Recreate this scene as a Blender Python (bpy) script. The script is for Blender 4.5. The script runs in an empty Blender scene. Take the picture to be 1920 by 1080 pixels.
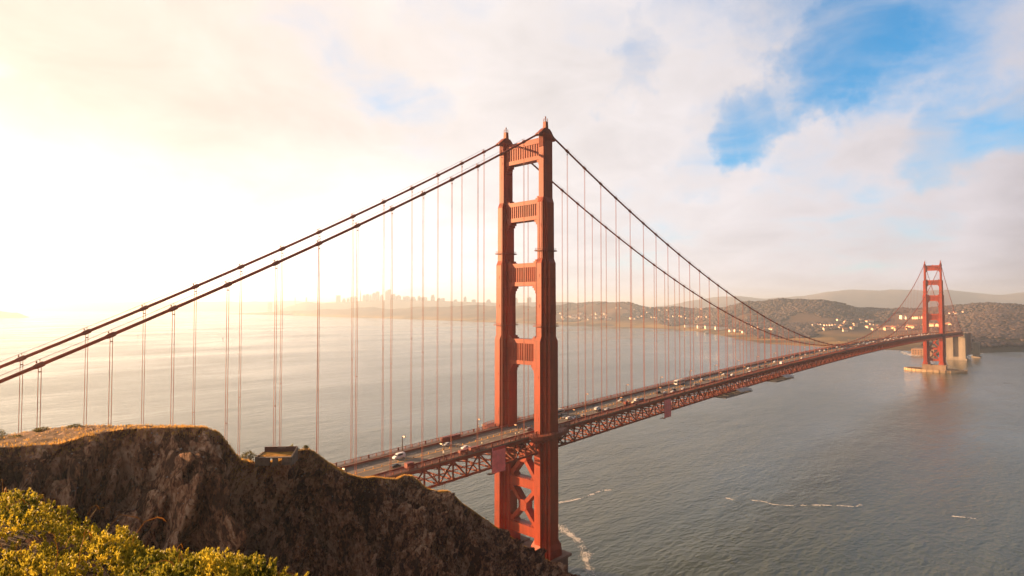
import bpy, math, random
import numpy as np
from mathutils import Matrix, Vector

R = math.radians
random.seed(7)
rng = np.random.default_rng(11)
scene = bpy.context.scene
COL = scene.collection

# ------------------------------------------------------------------ camera
CX, CY, CZ = 203.29, -227.85, 136.11
YAW, PIT, F = 0.7509, 0.0299, 1113.5          # F in pixels of a 1920 wide frame
cw, sw = math.cos(YAW), math.sin(YAW)
FW = np.array([-sw * math.cos(PIT), cw * math.cos(PIT), math.sin(PIT)])
RT = np.array([cw, sw, 0.0])
UP = np.cross(RT, FW)
CAM = np.array([CX, CY, CZ])
FH = np.array([-sw, cw, 0.0])
cd = bpy.data.cameras.new('camera')
cam = bpy.data.objects.new('camera', cd)
COL.objects.link(cam)
cd.sensor_width = 36.0
cd.lens = 36.0 * F / 1920.0
cd.clip_start = 0.2
cd.clip_end = 90000.0
cam.matrix_world = Matrix(((RT[0], UP[0], -FW[0], CX), (RT[1], UP[1], -FW[1], CY),
                           (RT[2], UP[2], -FW[2], CZ), (0, 0, 0, 1)))
scene.camera = cam

# ------------------------------------------------------------------ light
SUN_AZ, SUN_EL = R(113), R(9.5)               # azimuth from +Y towards -X
SUN = np.array([-math.sin(SUN_AZ) * math.cos(SUN_EL), math.cos(SUN_AZ) * math.cos(SUN_EL), math.sin(SUN_EL)])
sd = bpy.data.lights.new('sun', 'SUN')
sd.energy = 5.0
sd.angle = R(0.5)
sd.color = (1.0, 0.58, 0.27)
so = bpy.data.objects.new('sun', sd)
COL.objects.link(so)
so.location = (0, 0, 500)
so.rotation_euler = Vector(-SUN).to_track_quat('-Z', 'Y').to_euler()

scene.view_settings.view_transform = 'Standard'
scene.view_settings.look = 'None'
scene.view_settings.gamma = 1.0
scene.view_settings.exposure = 2.1
scene.cycles.use_denoising = True
scene.cycles.max_bounces = 6
scene.cycles.diffuse_bounces = 2
scene.cycles.glossy_bounces = 2
scene.cycles.volume_bounces = 0
scene.cycles.transmission_bounces = 2
scene.cycles.sample_clamp_indirect = 4.0
scene.cycles.caustics_reflective = False
scene.cycles.caustics_refractive = False


def pray(px, py):
    return FW + RT * ((px - 960) / F) - UP * ((py - 540) / F)


def at_depth(px, py, d):
    return CAM + pray(px, py) * d


def on_z(px, py, z):
    v = pray(px, py)
    return CAM + v * ((z - CZ) / v[2])


# ------------------------------------------------------------------ world: sky and cloud deck
world = bpy.data.worlds.new('World')
scene.world = world
world.use_nodes = True
nt = world.node_tree
nt.nodes.clear()


def N(t, **kw):
    n = nt.nodes.new(t)
    for k, v in kw.items():
        setattr(n, k, v)
    return n


def L(a, b):
    nt.links.new(a, b)


def wmath(op, a, b=None, clamp=False):
    n = N('ShaderNodeMath', operation=op, use_clamp=clamp)
    for i, x in enumerate((a, b)):
        if x is None:
            continue
        if isinstance(x, (int, float)):
            n.inputs[i].default_value = x
        else:
            L(x, n.inputs[i])
    return n.outputs[0]


STR = 0.06
GAIN = 1.0 / (STR * 2 ** scene.view_settings.exposure)   # display value 1 expressed in background units
wo = N('ShaderNodeOutputWorld')
bg = N('ShaderNodeBackground')
bg.inputs['Strength'].default_value = STR
L(bg.outputs[0], wo.inputs['Surface'])
sky = N('ShaderNodeTexSky', sky_type='NISHITA')
sky.sun_disc = False
sky.sun_elevation = SUN_EL
sky.sun_rotation = math.atan2(SUN[0], SUN[1])
sky.altitude = 100
sky.air_density = 1.0
sky.dust_density = 0.6
sky.ozone_density = 2.0
tc = N('ShaderNodeTexCoord')
DIRV = tc.outputs['Generated']
sep = N('ShaderNodeSeparateXYZ')
L(DIRV, sep.inputs[0])
zc = wmath('MAXIMUM', sep.outputs[2], 0.0)
# cloud-plane coordinates: stretch with 1/(z + k), the perspective of a flat deck
den = wmath('ADD', zc, 0.22)
cu = wmath('DIVIDE', sep.outputs[0], den)
cv = wmath('DIVIDE', sep.outputs[1], den)
cmb = N('ShaderNodeCombineXYZ')
L(cu, cmb.inputs[0])
L(cv, cmb.inputs[1])


def wnoise(vec, scale, detail, rough, dist=0.0):
    n = N('ShaderNodeTexNoise')
    n.inputs['Scale'].default_value = scale
    n.inputs['Detail'].default_value = detail
    n.inputs['Roughness'].default_value = rough
    n.inputs['Distortion'].default_value = dist
    L(vec, n.inputs['Vector'])
    return n


n_big = wnoise(cmb.outputs[0], 1.1, 5, 0.55, 0.3)
n_fine = wnoise(cmb.outputs[0], 3.2, 6, 0.6, 0.5)
n_warp = wnoise(DIRV, 2.6, 4, 0.55)
wv = N('ShaderNodeVectorMath', operation='SUBTRACT')
L(n_warp.outputs['Color'], wv.inputs[0])
wv.inputs[1].default_value = (0.5, 0.5, 0.5)
ws = N('ShaderNodeVectorMath', operation='SCALE')
L(wv.outputs[0], ws.inputs[0])
ws.inputs['Scale'].default_value = 0.20
wa = N('ShaderNodeVectorMath', operation='ADD')
L(DIRV, wa.inputs[0])
L(ws.outputs[0], wa.inputs[1])
n_warp2 = wnoise(DIRV, 9.0, 6, 0.65)
wv2 = N('ShaderNodeVectorMath', operation='SUBTRACT')
L(n_warp2.outputs['Color'], wv2.inputs[0])
wv2.inputs[1].default_value = (0.5, 0.5, 0.5)
ws2 = N('ShaderNodeVectorMath', operation='SCALE')
L(wv2.outputs[0], ws2.inputs[0])
ws2.inputs['Scale'].default_value = 0.17
wa2 = N('ShaderNodeVectorMath', operation='ADD')
L(wa.outputs[0], wa2.inputs[0])
L(ws2.outputs[0], wa2.inputs[1])
wn_ = N('ShaderNodeVectorMath', operation='NORMALIZE')
L(wa2.outputs[0], wn_.inputs[0])
# openings in the deck, each a direction in the sky, an angular radius and a depth
HOLES = [(1640, 15, 6, 1.0), (1600, 60, 5.5, 1.0), (1555, 105, 4.5, .95), (1540, 135, 3.6, .85), (1500, 158, 3.2, .7), (1470, 185, 3.2, .7),
         (1425, 222, 3.8, .85), (1392, 236, 3.2, .8), (1350, 215, 3.5, .4), (1700, 40, 6, .8), (1760, 15, 6, .7), (1640, 120, 5, .6), (1690, 110, 4.5, .45), (1800, 206, 4.2, .72),
         (1765, 216, 3.2, .55), (1845, 200, 4.5, .6), (1905, 185, 4.5, .45), (1880, 90, 6, .42), (1172, 105, 3.2, .62), (1190, 78, 3.2, .5), (1160, 142, 2.8, .55),
         (1110, 62, 3.4, .40), (1070, 12, 4, .35), (1335, 290, 3.4, .36), (1550, 285, 3.4, .34), (1640, 380, 5, .36), (1560, 400, 6, .26), (1230, 420, 6, .26), (640, 120, 5, .32), (690, 145, 3.6, .34),
         (755, 222, 3.4, .32), (830, 30, 5, .32), (560, 40, 5, .22), (1062, 255, 3, .28), (1720, -140, 13, .9), (1400, -320, 16, .6), (1000, -200, 12, .35), (2250, 120, 10, .6), (2200, -250, 16, .7)]
acc = None
for (hx, hy, rad, wt) in HOLES:
    d = pray(hx, hy)
    d = d / np.linalg.norm(d)
    dp = N('ShaderNodeVectorMath', operation='DOT_PRODUCT')
    L(wn_.outputs[0], dp.inputs[0])
    dp.inputs[1].default_value = tuple(d)
    mr = N('ShaderNodeMapRange', interpolation_type='SMOOTHSTEP')
    L(dp.outputs['Value'], mr.inputs['Value'])
    mr.inputs['From Min'].default_value = math.cos(R(rad * 1.3))
    mr.inputs['From Max'].default_value = 1.0
    mr.inputs['To Max'].default_value = wt
    acc = mr.outputs[0] if acc is None else wmath('MAXIMUM', acc, mr.outputs[0])
ragged = wmath('MULTIPLY', wmath('SUBTRACT', n_fine.outputs['Fac'], 0.5), 1.25)
ragged2 = wmath('MULTIPLY', wmath('SUBTRACT', n_big.outputs['Fac'], 0.5), 0.8)
op = N('ShaderNodeMapRange', interpolation_type='SMOOTHSTEP')
L(wmath('ADD', wmath('ADD', acc, ragged), ragged2), op.inputs['Value'])
op.inputs['From Min'].default_value = 0.16
op.inputs['From Max'].default_value = 1.2
open_fac = op.outputs[0]
# cloud light: a function of the angle to the sun
sdp = N('ShaderNodeVectorMath', operation='DOT_PRODUCT')
L(DIRV, sdp.inputs[0])
sdp.inputs[1].default_value = tuple(SUN)
cr = N('ShaderNodeValToRGB')
mr = N('ShaderNodeMapRange')
L(sdp.outputs['Value'], mr.inputs['Value'])
mr.inputs['From Min'].default_value = -1
mr.inputs['From Max'].default_value = 1
L(mr.outputs[0], cr.inputs[0])
els = cr.color_ramp.elements
CL = [(0.0, (.10, .09, .11)), (0.26, (.16, .14, .17)), (0.36, (.80, .75, .80)), (0.55, (.90, .85, .87)), (0.70, (1.0, .93, .91)), (0.86, (1.0, .86, .76)),
      (0.95, (1.0, .85, .70)), (1.0, (1.0, .88, .74))]
els[0].position, els[0].color = CL[0][0], (*CL[0][1], 1)
els[1].position, els[1].color = CL[-1][0], (*CL[-1][1], 1)
for p_, c_ in CL[1:-1]:
    e = els.new(p_)
    e.color = (*c_, 1)
boost = N('ShaderNodeMapRange', interpolation_type='SMOOTHSTEP')
L(sdp.outputs['Value'], boost.inputs['Value'])
boost.inputs['From Min'].default_value = 0.84
boost.inputs['From Max'].default_value = 1.0
boost.inputs['To Min'].default_value = 1.0
boost.inputs['To Max'].default_value = 1.35
relief = N('ShaderNodeMapRange')
L(wmath('ADD', wmath('MULTIPLY', n_fine.outputs['Fac'], 0.45), wmath('MULTIPLY', n_big.outputs['Fac'], 0.55)), relief.inputs['Value'])
relief.inputs['From Min'].default_value = 0.32
relief.inputs['From Max'].default_value = 0.68
relief.inputs['To Min'].default_value = 0.80
relief.inputs['To Max'].default_value = 1.12
lowz = N('ShaderNodeMapRange', interpolation_type='SMOOTHSTEP')      # bright band low over the horizon below the cloud, towards the sun
L(zc, lowz.inputs['Value'])
lowz.inputs['From Min'].default_value = 0.0
lowz.inputs['From Max'].default_value = 0.30
lowz.inputs['To Min'].default_value = 1.0
lowz.inputs['To Max'].default_value = 0.0
lows = N('ShaderNodeMapRange', interpolation_type='SMOOTHSTEP')
L(sdp.outputs['Value'], lows.inputs['Value'])
lows.inputs['From Min'].default_value = 0.20
lows.inputs['From Max'].default_value = 0.95
lows.inputs['To Max'].default_value = 1.5
lowband = wmath('ADD', wmath('MULTIPLY', lowz.outputs[0], lows.outputs[0]), 1.0)
over = N('ShaderNodeMapRange', interpolation_type='SMOOTHSTEP')
L(zc, over.inputs['Value'])
over.inputs['From Min'].default_value = 0.5
over.inputs['From Max'].default_value = 0.8
over.inputs['To Min'].default_value = 1.0
over.inputs['To Max'].default_value = 0.4
cs = N('ShaderNodeVectorMath', operation='SCALE')
L(cr.outputs[0], cs.inputs[0])
L(wmath('MULTIPLY', wmath('MULTIPLY', wmath('MULTIPLY', wmath('MULTIPLY', boost.outputs[0], lowband), over.outputs[0]), relief.outputs[0]), GAIN), cs.inputs['Scale'])
# clear sky between the clouds
tint = N('ShaderNodeVectorMath', operation='MULTIPLY')
L(sky.outputs[0], tint.inputs[0])
tint.inputs[1].default_value = (0.20, .88, 1.20)
mixc = N('ShaderNodeMix', data_type='RGBA')
L(open_fac, mixc.inputs['Factor'])
L(cs.outputs[0], mixc.inputs['A'])
L(tint.outputs[0], mixc.inputs['B'])
L(mixc.outputs['Result'], bg.inputs['Color'])


# ------------------------------------------------------------------ helpers
def _hash(ix, iy, iz, seed):
    h = (ix.astype(np.int64) * 374761393 + iy.astype(np.int64) * 668265263 + iz.astype(np.int64) * 2147483647 + seed * 974711) & 0xFFFFFFFF
    h = ((h ^ (h >> 13)) * 1274126177) & 0xFFFFFFFF
    h = ((h ^ (h >> 16)) * 2246822519) & 0xFFFFFFFF
    return ((h ^ (h >> 15)) & 0xFFFF) / 65535.0 * 2 - 1


def vnoise(x, y, z=0.0, seed=0):
    x, y, z = np.broadcast_arrays(np.asarray(x, float), np.asarray(y, float), np.asarray(z, float))
    ix, iy, iz = np.floor(x).astype(int), np.floor(y).astype(int), np.floor(z).astype(int)
    fx, fy, fz = x - ix, y - iy, z - iz
    fx, fy, fz = (q * q * q * (q * (q * 6 - 15) + 10) for q in (fx, fy, fz))
    def c(a, b, d): return _hash(ix + a, iy + b, iz + d, seed)
    x00 = c(0, 0, 0) * (1 - fx) + c(1, 0, 0) * fx
    x10 = c(0, 1, 0) * (1 - fx) + c(1, 1, 0) * fx
    x01 = c(0, 0, 1) * (1 - fx) + c(1, 0, 1) * fx
    x11 = c(0, 1, 1) * (1 - fx) + c(1, 1, 1) * fx
    return (x00 * (1 - fy) + x10 * fy) * (1 - fz) + (x01 * (1 - fy) + x11 * fy) * fz


def fbm(x, y, z=0.0, oct=5, seed=0, gain=.5):
    s, a, f = 0, 1.0, 1.0
    for o in range(oct):
        s = s + a * vnoise(np.asarray(x) * f, np.asarray(y) * f, np.asarray(z) * f, seed + o * 13)
        a *= gain
        f *= 2.03
    return s


def tag(o, label=None, cat=None, group=None, kind=None):
    if label: o['label'] = label
    if cat: o['category'] = cat
    if group: o['group'] = group
    if kind: o['kind'] = kind
    return o


def empty(name, loc=(0, 0, 0), rz=0.0):
    o = bpy.data.objects.new(name, None)
    COL.objects.link(o)
    o.location = loc
    o.rotation_euler = (0, 0, rz)
    o.empty_display_size = 0.5
    return o


def link_mesh(name, me, mats, parent=None, smooth=False):
    for m in (mats if isinstance(mats, (list, tuple)) else [mats]):
        me.materials.append(m)
    if smooth:
        me.polygons.foreach_set('use_smooth', [True] * len(me.polygons))
    o = bpy.data.objects.new(name, me)
    COL.objects.link(o)
    if parent is not None:
        o.parent = parent
    return o


def np_mesh(name, V, Fc, mats, parent=None, smooth=False, mi=None):
    """V (n,3), Fc (m,k) with constant k"""
    me = bpy.data.meshes.new(name)
    V = np.asarray(V, np.float32)
    Fc = np.asarray(Fc, np.int32)
    k = Fc.shape[1]
    me.vertices.add(len(V))
    me.vertices.foreach_set('co', V.ravel())
    me.loops.add(Fc.size)
    me.loops.foreach_set('vertex_index', Fc.ravel())
    me.polygons.add(len(Fc))
    me.polygons.foreach_set('loop_start', np.arange(0, Fc.size, k, dtype=np.int32))
    if mi is not None:
        me.polygons.foreach_set('material_index', np.asarray(mi, np.int32))
    me.update(calc_edges=True)
    me.validate()
    return link_mesh(name, me, mats, parent, smooth)


def grid_faces(nu, nv):
    i = np.arange(nu - 1)[:, None] * nv + np.arange(nv - 1)[None, :]
    i = i.ravel()
    return np.stack([i, i + 1, i + nv + 1, i + nv], 1)


class MB:
    def __init__(self):
        self.v, self.f, self.m, self.mi = [], [], [], 0

    def add(self, vs, fs):
        b = len(self.v)
        self.v += [tuple(float(c) for c in p) for p in vs]
        self.f += [tuple(b + i for i in q) for q in fs]
        self.m += [self.mi] * len(fs)

    def box(self, c, s, rz=0.0):
        x, y, z = s[0] / 2, s[1] / 2, s[2] / 2
        cr_, sr_ = math.cos(rz), math.sin(rz)
        vs = []
        for dz in (-z, z):
            for dx, dy in ((-x, -y), (x, -y), (x, y), (-x, y)):
                vs.append((c[0] + dx * cr_ - dy * sr_, c[1] + dx * sr_ + dy * cr_, c[2] + dz))
        self.add(vs, [(3, 2, 1, 0), (4, 5, 6, 7), (0, 1, 5, 4), (1, 2, 6, 5), (2, 3, 7, 6), (3, 0, 4, 7)])

    def taper(self, c, s0, s1, z0, z1):
        vs = []
        for (sx, sy), z in ((s0, z0), (s1, z1)):
            for dx, dy in ((-1, -1), (1, -1), (1, 1), (-1, 1)):
                vs.append((c[0] + dx * sx / 2, c[1] + dy * sy / 2, z))
        self.add(vs, [(3, 2, 1, 0), (4, 5, 6, 7), (0, 1, 5, 4), (1, 2, 6, 5), (2, 3, 7, 6), (3, 0, 4, 7)])

    def beam(self, a, b, w, h, up=(0, 0, 1)):
        a, b = Vector(a), Vector(b)
        d = (b - a).normalized()
        u = Vector(up)
        if abs(d.dot(u)) > .98: u = Vector((0, 1, 0))
        s = d.cross(u).normalized()
        u = s.cross(d).normalized()
        vs = []
        for p in (a, b):
            for i, j in ((-1, -1), (1, -1), (1, 1), (-1, 1)):
                vs.append(p + s * (i * w / 2) + u * (j * h / 2))
        self.add(vs, [(3, 2, 1, 0), (4, 5, 6, 7), (0, 1, 5, 4), (1, 2, 6, 5), (2, 3, 7, 6), (3, 0, 4, 7)])

    def tube(self, pts, r, n=8, cap=True):
        pts = [Vector(p) for p in pts]
        rr = r if isinstance(r, (list, tuple)) else [r] * len(pts)
        vs, fs = [], []
        for i, p in enumerate(pts):
            d = (pts[min(i + 1, len(pts) - 1)] - pts[max(i - 1, 0)]).normalized()
            u = Vector((0, 0, 1)) if abs(d.z) < .97 else Vector((0, 1, 0))
            s = d.cross(u).normalized()
            u = s.cross(d).normalized()
            for k in range(n):
                a = 2 * math.pi * k / n
                vs.append(p + s * (math.cos(a) * rr[i]) + u * (math.sin(a) * rr[i]))
        for i in range(len(pts) - 1):
            for k in range(n):
                fs.append((i * n + k, i * n + (k + 1) % n, (i + 1) * n + (k + 1) % n, (i + 1) * n + k))
        if cap:
            fs.append(tuple(range(n - 1, -1, -1)))
            fs.append(tuple((len(pts) - 1) * n + k for k in range(n)))
        self.add(vs, fs)

    def prism(self, poly, axis, a, b):
        """poly in the two other axes, extruded along axis from a to b"""
        n = len(poly)
        vs = []
        for q in (a, b):
            for (s, t) in poly:
                vs.append({'x': (q, s, t), 'y': (s, q, t), 'z': (s, t, q)}[axis])
        fs = [tuple(range(n - 1, -1, -1)), tuple(range(n, 2 * n))]
        for i in range(n):
            fs.append((i, (i + 1) % n, n + (i + 1) % n, n + i))
        self.add(vs, fs)

    def loft(self, rings, cap=True):
        n = len(rings[0])
        vs = [p for r_ in rings for p in r_]
        fs = []
        for i in range(len(rings) - 1):
            for k in range(n):
                fs.append((i * n + k, i * n + (k + 1) % n, (i + 1) * n + (k + 1) % n, (i + 1) * n + k))
        if cap:
            fs.append(tuple(range(n - 1, -1, -1)))
            fs.append(tuple((len(rings) - 1) * n + k for k in range(n)))
        self.add(vs, fs)

    def mesh(self, name):
        me = bpy.data.meshes.new(name)
        me.from_pydata(self.v, [], self.f)
        me.polygons.foreach_set('material_index', self.m)
        me.update()
        return me

    def build(self, name, mats, parent=None, smooth=False):
        import bmesh
        me = self.mesh(name)
        bm = bmesh.new()
        bm.from_mesh(me)
        bmesh.ops.recalc_face_normals(bm, faces=bm.faces)
        bm.to_mesh(me)
        bm.free()
        return link_mesh(name, me, mats, parent, smooth)


def copy_tree(o, parent=None):
    c = o.copy()
    COL.objects.link(c)
    if parent is not None: c.parent = parent
    for ch in [k for k in ALLCH.get(o.name, [])]:
        copy_tree(ch, c)
    return c


ALLCH = {}


def register(o):
    """remember the children of a prototype once, so copying needs no scene search"""
    ALLCH[o.name] = list(o.children)
    for ch in o.children:
        register(ch)
    return o


# ------------------------------------------------------------------ materials
def mat(name, col, rough=.6, metal=0.0, var=0.0, scale=1.0, bump=0.0, col2=None, objcol=False, spec=None, stretch=(1, 1, 1), detail=4, coords='Object'):
    m = bpy.data.materials.new(name)
    m.use_nodes = True
    t = m.node_tree
    b = t.nodes['Principled BSDF']
    b.inputs['Roughness'].default_value = rough
    b.inputs['Metallic'].default_value = metal
    if spec is not None: b.inputs['Specular IOR Level'].default_value = spec
    c2 = col2 if col2 is not None else tuple(max(0, x * (1 - var)) for x in col)
    tcn = t.nodes.new('ShaderNodeTexCoord')
    mp = t.nodes.new('ShaderNodeMapping')
    mp.inputs['Scale'].default_value = stretch
    t.links.new(tcn.outputs[coords], mp.inputs[0])
    nz = t.nodes.new('ShaderNodeTexNoise')
    nz.inputs['Scale'].default_value = scale
    nz.inputs['Detail'].default_value = detail
    nz.inputs['Roughness'].default_value = .6
    t.links.new(mp.outputs[0], nz.inputs['Vector'])
    rp = t.nodes.new('ShaderNodeValToRGB')
    rp.color_ramp.elements[0].position = .35
    rp.color_ramp.elements[1].position = .65
    rp.color_ramp.elements[0].color = (*c2, 1)
    rp.color_ramp.elements[1].color = (*col, 1)
    t.links.new(nz.outputs['Fac'], rp.inputs[0])
    out = rp.outputs[0]
    if objcol:
        oi = t.nodes.new('ShaderNodeObjectInfo')
        mx = t.nodes.new('ShaderNodeMix')
        mx.data_type = 'RGBA'
        mx.blend_type = 'MULTIPLY'
        mx.inputs['Factor'].default_value = 1
        t.links.new(out, mx.inputs['A'])
        t.links.new(oi.outputs['Color'], mx.inputs['B'])
        out = mx.outputs['Result']
    t.links.new(out, b.inputs['Base Color'])
    if bump:
        bp = t.nodes.new('ShaderNodeBump')
        bp.inputs['Strength'].default_value = bump
        bp.inputs['Distance'].default_value = .3
        t.links.new(nz.outputs['Fac'], bp.inputs['Height'])
        t.links.new(bp.outputs[0], b.inputs['Normal'])
    return m


M = {}
M['orange'] = mat('international_orange_paint', (.37, .044, .009), .5, var=.4, scale=.22, stretch=(1, 1, .18), spec=.35, coords='Object')
M['orange_dark'] = mat('shaded_orange_steel', (.25, .042, .016), .6, var=.35, scale=.5, stretch=(1, 1, .3))  # darker copy of the orange; puts shade of truss and railing into the colour
M['rope'] = mat('suspender_rope_steel', (.29, .062, .03), .55, var=.2, scale=.5)
M['asphalt'] = mat('asphalt', (.135, .108, .092), .85, var=.3, scale=.25, stretch=(1, .12, 1))
M['sidewalk'] = mat('sidewalk_concrete', (.24, .16, .12), .8, var=.25, scale=.6)
M['yellow'] = mat('yellow_marking', (.62, .30, .03), .7, var=.3, scale=.8)
M['white'] = mat('white_marking', (.62, .58, .52), .7, var=.35, scale=.8)
M['concrete'] = mat('concrete', (.36, .28, .21), .85, var=.4, scale=.08, stretch=(1, 1, .3))
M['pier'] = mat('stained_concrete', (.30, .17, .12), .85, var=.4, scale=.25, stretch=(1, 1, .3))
M['lamp_iron'] = mat('dark_lamp_iron', (.10, .035, .022), .6, var=.3, scale=1)
M['black'] = mat('dark_rubber', (.02, .02, .02), .7, var=.3, scale=4)
M['glass'] = mat('tinted_glass', (.03, .035, .045), .08, var=.3, scale=1)
M['paint'] = mat('car_paint', (1, 1, 1), .28, var=.05, scale=1, objcol=True)
M['lampw'] = mat('lamp_lens', (.75, .66, .5), .3, var=.2, scale=3)
M['lampo'] = mat('lamp_amber_housing', (.40, .16, .05), .4, var=.2, scale=3)
M['red_light'] = mat('red_lens', (.5, .02, .02), .3, var=.2, scale=3)
M['chrome'] = mat('grey_metal', (.35, .34, .33), .4, metal=.6, var=.3, scale=2)
M['steel_grey'] = mat('grey_scaffold', (.16, .15, .15), .7, var=.4, scale=.6)
M['tarp'] = mat('faded_red_tarp', (.95, .25, .27), .65, var=.25, scale=.35, bump=.2)
M['tarp_red'] = mat('bright_red_tarp', (.60, .05, .04), .6, var=.25, scale=.5)
M['tarp_grey'] = mat('pale_grey_sheet', (.55, .52, .52), .6, var=.3, scale=.5, bump=.3)
M['crate'] = mat('red_container_paint', (.24, .04, .022), .55, var=.3, scale=.8)
M['fender'] = mat('fender_concrete', (.46, .30, .17), .85, var=.35, scale=.08)  # even warm tan concrete for the ring fender
M['brick'] = mat('fort_brick', (.38, .20, .11), .85, var=.3, scale=.15)
M['wood'] = mat('old_timber', (.13, .06, .045), .8, var=.45, scale=2, stretch=(1, 1, 4))
M['ruin'] = mat('ruin_concrete', (.24, .175, .13), .9, var=.45, scale=1.2, bump=.4)
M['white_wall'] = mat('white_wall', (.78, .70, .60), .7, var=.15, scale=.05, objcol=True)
M['roof_red'] = mat('tile_roof', (.34, .14, .08), .8, var=.3, scale=.2)
M['roof_grey'] = mat('grey_roof', (.22, .20, .19), .8, var=.3, scale=.2)
M['tower_grey'] = mat('city_tower_wall', (.35, .32, .30), .6, var=.35, scale=.03, stretch=(1, 1, 4))
M['foam'] = mat('sea_foam', (.82, .78, .74), .8, var=.25, scale=.7)
M['stone'] = mat('pale_stone', (.38, .35, .34), .8, var=.4, scale=2)
M['sand'] = mat('beach_sand', (.45, .33, .22), .9, var=.25, scale=.02)


def cells(u, v, seed):
    """cellular noise: value of the closest cell, its local tilt and the gap to the second closest"""
    iu_, iv_ = np.floor(u).astype(int), np.floor(v).astype(int)
    d1 = np.full(u.shape, 9.0)
    d2 = np.full(u.shape, 9.0)
    val = np.zeros(u.shape)
    tilt = np.zeros(u.shape)
    z0 = np.zeros_like(iu_)
    for a in (-1, 0, 1):
        for b in (-1, 0, 1):
            cu_, cv_ = iu_ + a, iv_ + b
            px_ = cu_ + .5 + .45 * _hash(cu_, cv_, z0, seed)
            py_ = cv_ + .5 + .45 * _hash(cu_, cv_, z0, seed + 1)
            d = np.hypot(u - px_, v - py_)
            t_ = (u - px_) * _hash(cu_, cv_, z0, seed + 3) + (v - py_) * _hash(cu_, cv_, z0, seed + 4)
            new = d < d1
            d2 = np.where(new, d1, np.minimum(d2, d))
            val = np.where(new, _hash(cu_, cv_, z0, seed + 2), val)
            tilt = np.where(new, t_, tilt)
            d1 = np.where(new, d, d1)
    return val, tilt, d2 - d1


def leaf_mat(name, c1, c2, scale, trans=.35):
    m = bpy.data.materials.new(name)
    m.use_nodes = True
    t = m.node_tree
    t.nodes.clear()
    out = t.nodes.new('ShaderNodeOutputMaterial')
    tcn = t.nodes.new('ShaderNodeTexCoord')
    nz = t.nodes.new('ShaderNodeTexNoise')
    nz.inputs['Scale'].default_value = scale
    nz.inputs['Detail'].default_value = 3
    t.links.new(tcn.outputs['Object'], nz.inputs['Vector'])
    rp = t.nodes.new('ShaderNodeValToRGB')
    rp.color_ramp.elements[0].position = .36
    rp.color_ramp.elements[1].position = .64
    rp.color_ramp.elements[0].color = (*c1, 1)
    rp.color_ramp.elements[1].color = (*c2, 1)
    t.links.new(nz.outputs['Fac'], rp.inputs[0])
    d = t.nodes.new('ShaderNodeBsdfPrincipled')
    d.inputs['Roughness'].default_value = .55
    d.inputs['Specular IOR Level'].default_value = .25
    tr = t.nodes.new('ShaderNodeBsdfTranslucent')
    mx = t.nodes.new('ShaderNodeMixShader')
    mx.inputs[0].default_value = trans
    t.links.new(rp.outputs[0], d.inputs['Base Color'])
    t.links.new(rp.outputs[0], tr.inputs['Color'])
    t.links.new(d.outputs[0], mx.inputs[1])
    t.links.new(tr.outputs[0], mx.inputs[2])
    t.links.new(mx.outputs[0], out.inputs['Surface'])
    return m


M['leaf'] = leaf_mat('coyote_brush_leaf', (.13, .138, .02), (.66, .525, .055), 2.2, .4)
M['leaf_dark'] = leaf_mat('dark_bush_leaf', (.06, .07, .018), (.16, .13, .03), .8, .3)
M['scrub'] = leaf_mat('scrub_leaf', (.035, .03, .012), (.10, .065, .02), .3, .2)
M['straw'] = leaf_mat('dry_straw', (.34, .20, .045), (.64, .37, .09), .6, .45)
M['forest'] = leaf_mat('forest_canopy', (.042, .027, .021), (.072, .043, .031), .004, .1)
M['stem'] = mat('woody_stem', (.10, .06, .035), .85, var=.4, scale=10)

# riveted plates on the towers: slight tone steps from plate to plate and thin seams
_t = M['orange'].node_tree
_b = _t.nodes['Principled BSDF']
_src = _b.inputs['Base Color'].links[0].from_socket
_tc = _t.nodes.new('ShaderNodeTexCoord')
_sp = _t.nodes.new('ShaderNodeSeparateXYZ')
_t.links.new(_tc.outputs['Object'], _sp.inputs[0])
_ad = _t.nodes.new('ShaderNodeMath')
_t.links.new(_sp.outputs[0], _ad.inputs[0])
_t.links.new(_sp.outputs[1], _ad.inputs[1])
_cm = _t.nodes.new('ShaderNodeCombineXYZ')
_t.links.new(_ad.outputs[0], _cm.inputs[0])
_t.links.new(_sp.outputs[2], _cm.inputs[1])
_br = _t.nodes.new('ShaderNodeTexBrick')
_t.links.new(_cm.outputs[0], _br.inputs['Vector'])
_br.inputs['Scale'].default_value = 1.0
_br.inputs['Brick Width'].default_value = 2.6
_br.inputs['Row Height'].default_value = 4.4
_br.inputs['Mortar Size'].default_value = .06
_br.inputs['Color1'].default_value = (1, 1, 1, 1)
_br.inputs['Color2'].default_value = (.80, .82, .84, 1)
_br.inputs['Mortar'].default_value = (.55, .55, .55, 1)
_mx = _t.nodes.new('ShaderNodeMix')
_mx.data_type = 'RGBA'
_mx.blend_type = 'MULTIPLY'
_mx.inputs['Factor'].default_value = 1
_t.links.new(_src, _mx.inputs['A'])
_t.links.new(_br.outputs['Color'], _mx.inputs['B'])
_t.links.new(_mx.outputs['Result'], _b.inputs['Base Color'])

# ------------------------------------------------------------------ water
wm = bpy.data.materials.new('sea_water')
wm.use_nodes = True
t = wm.node_tree
b = t.nodes['Principled BSDF']
b.inputs['Roughness'].default_value = .12
b.inputs['IOR'].default_value = 1.36
b.inputs['Specular IOR Level'].default_value = .52
b.inputs['Metallic'].default_value = 0
tcn = t.nodes.new('ShaderNodeTexCoord')


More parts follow.
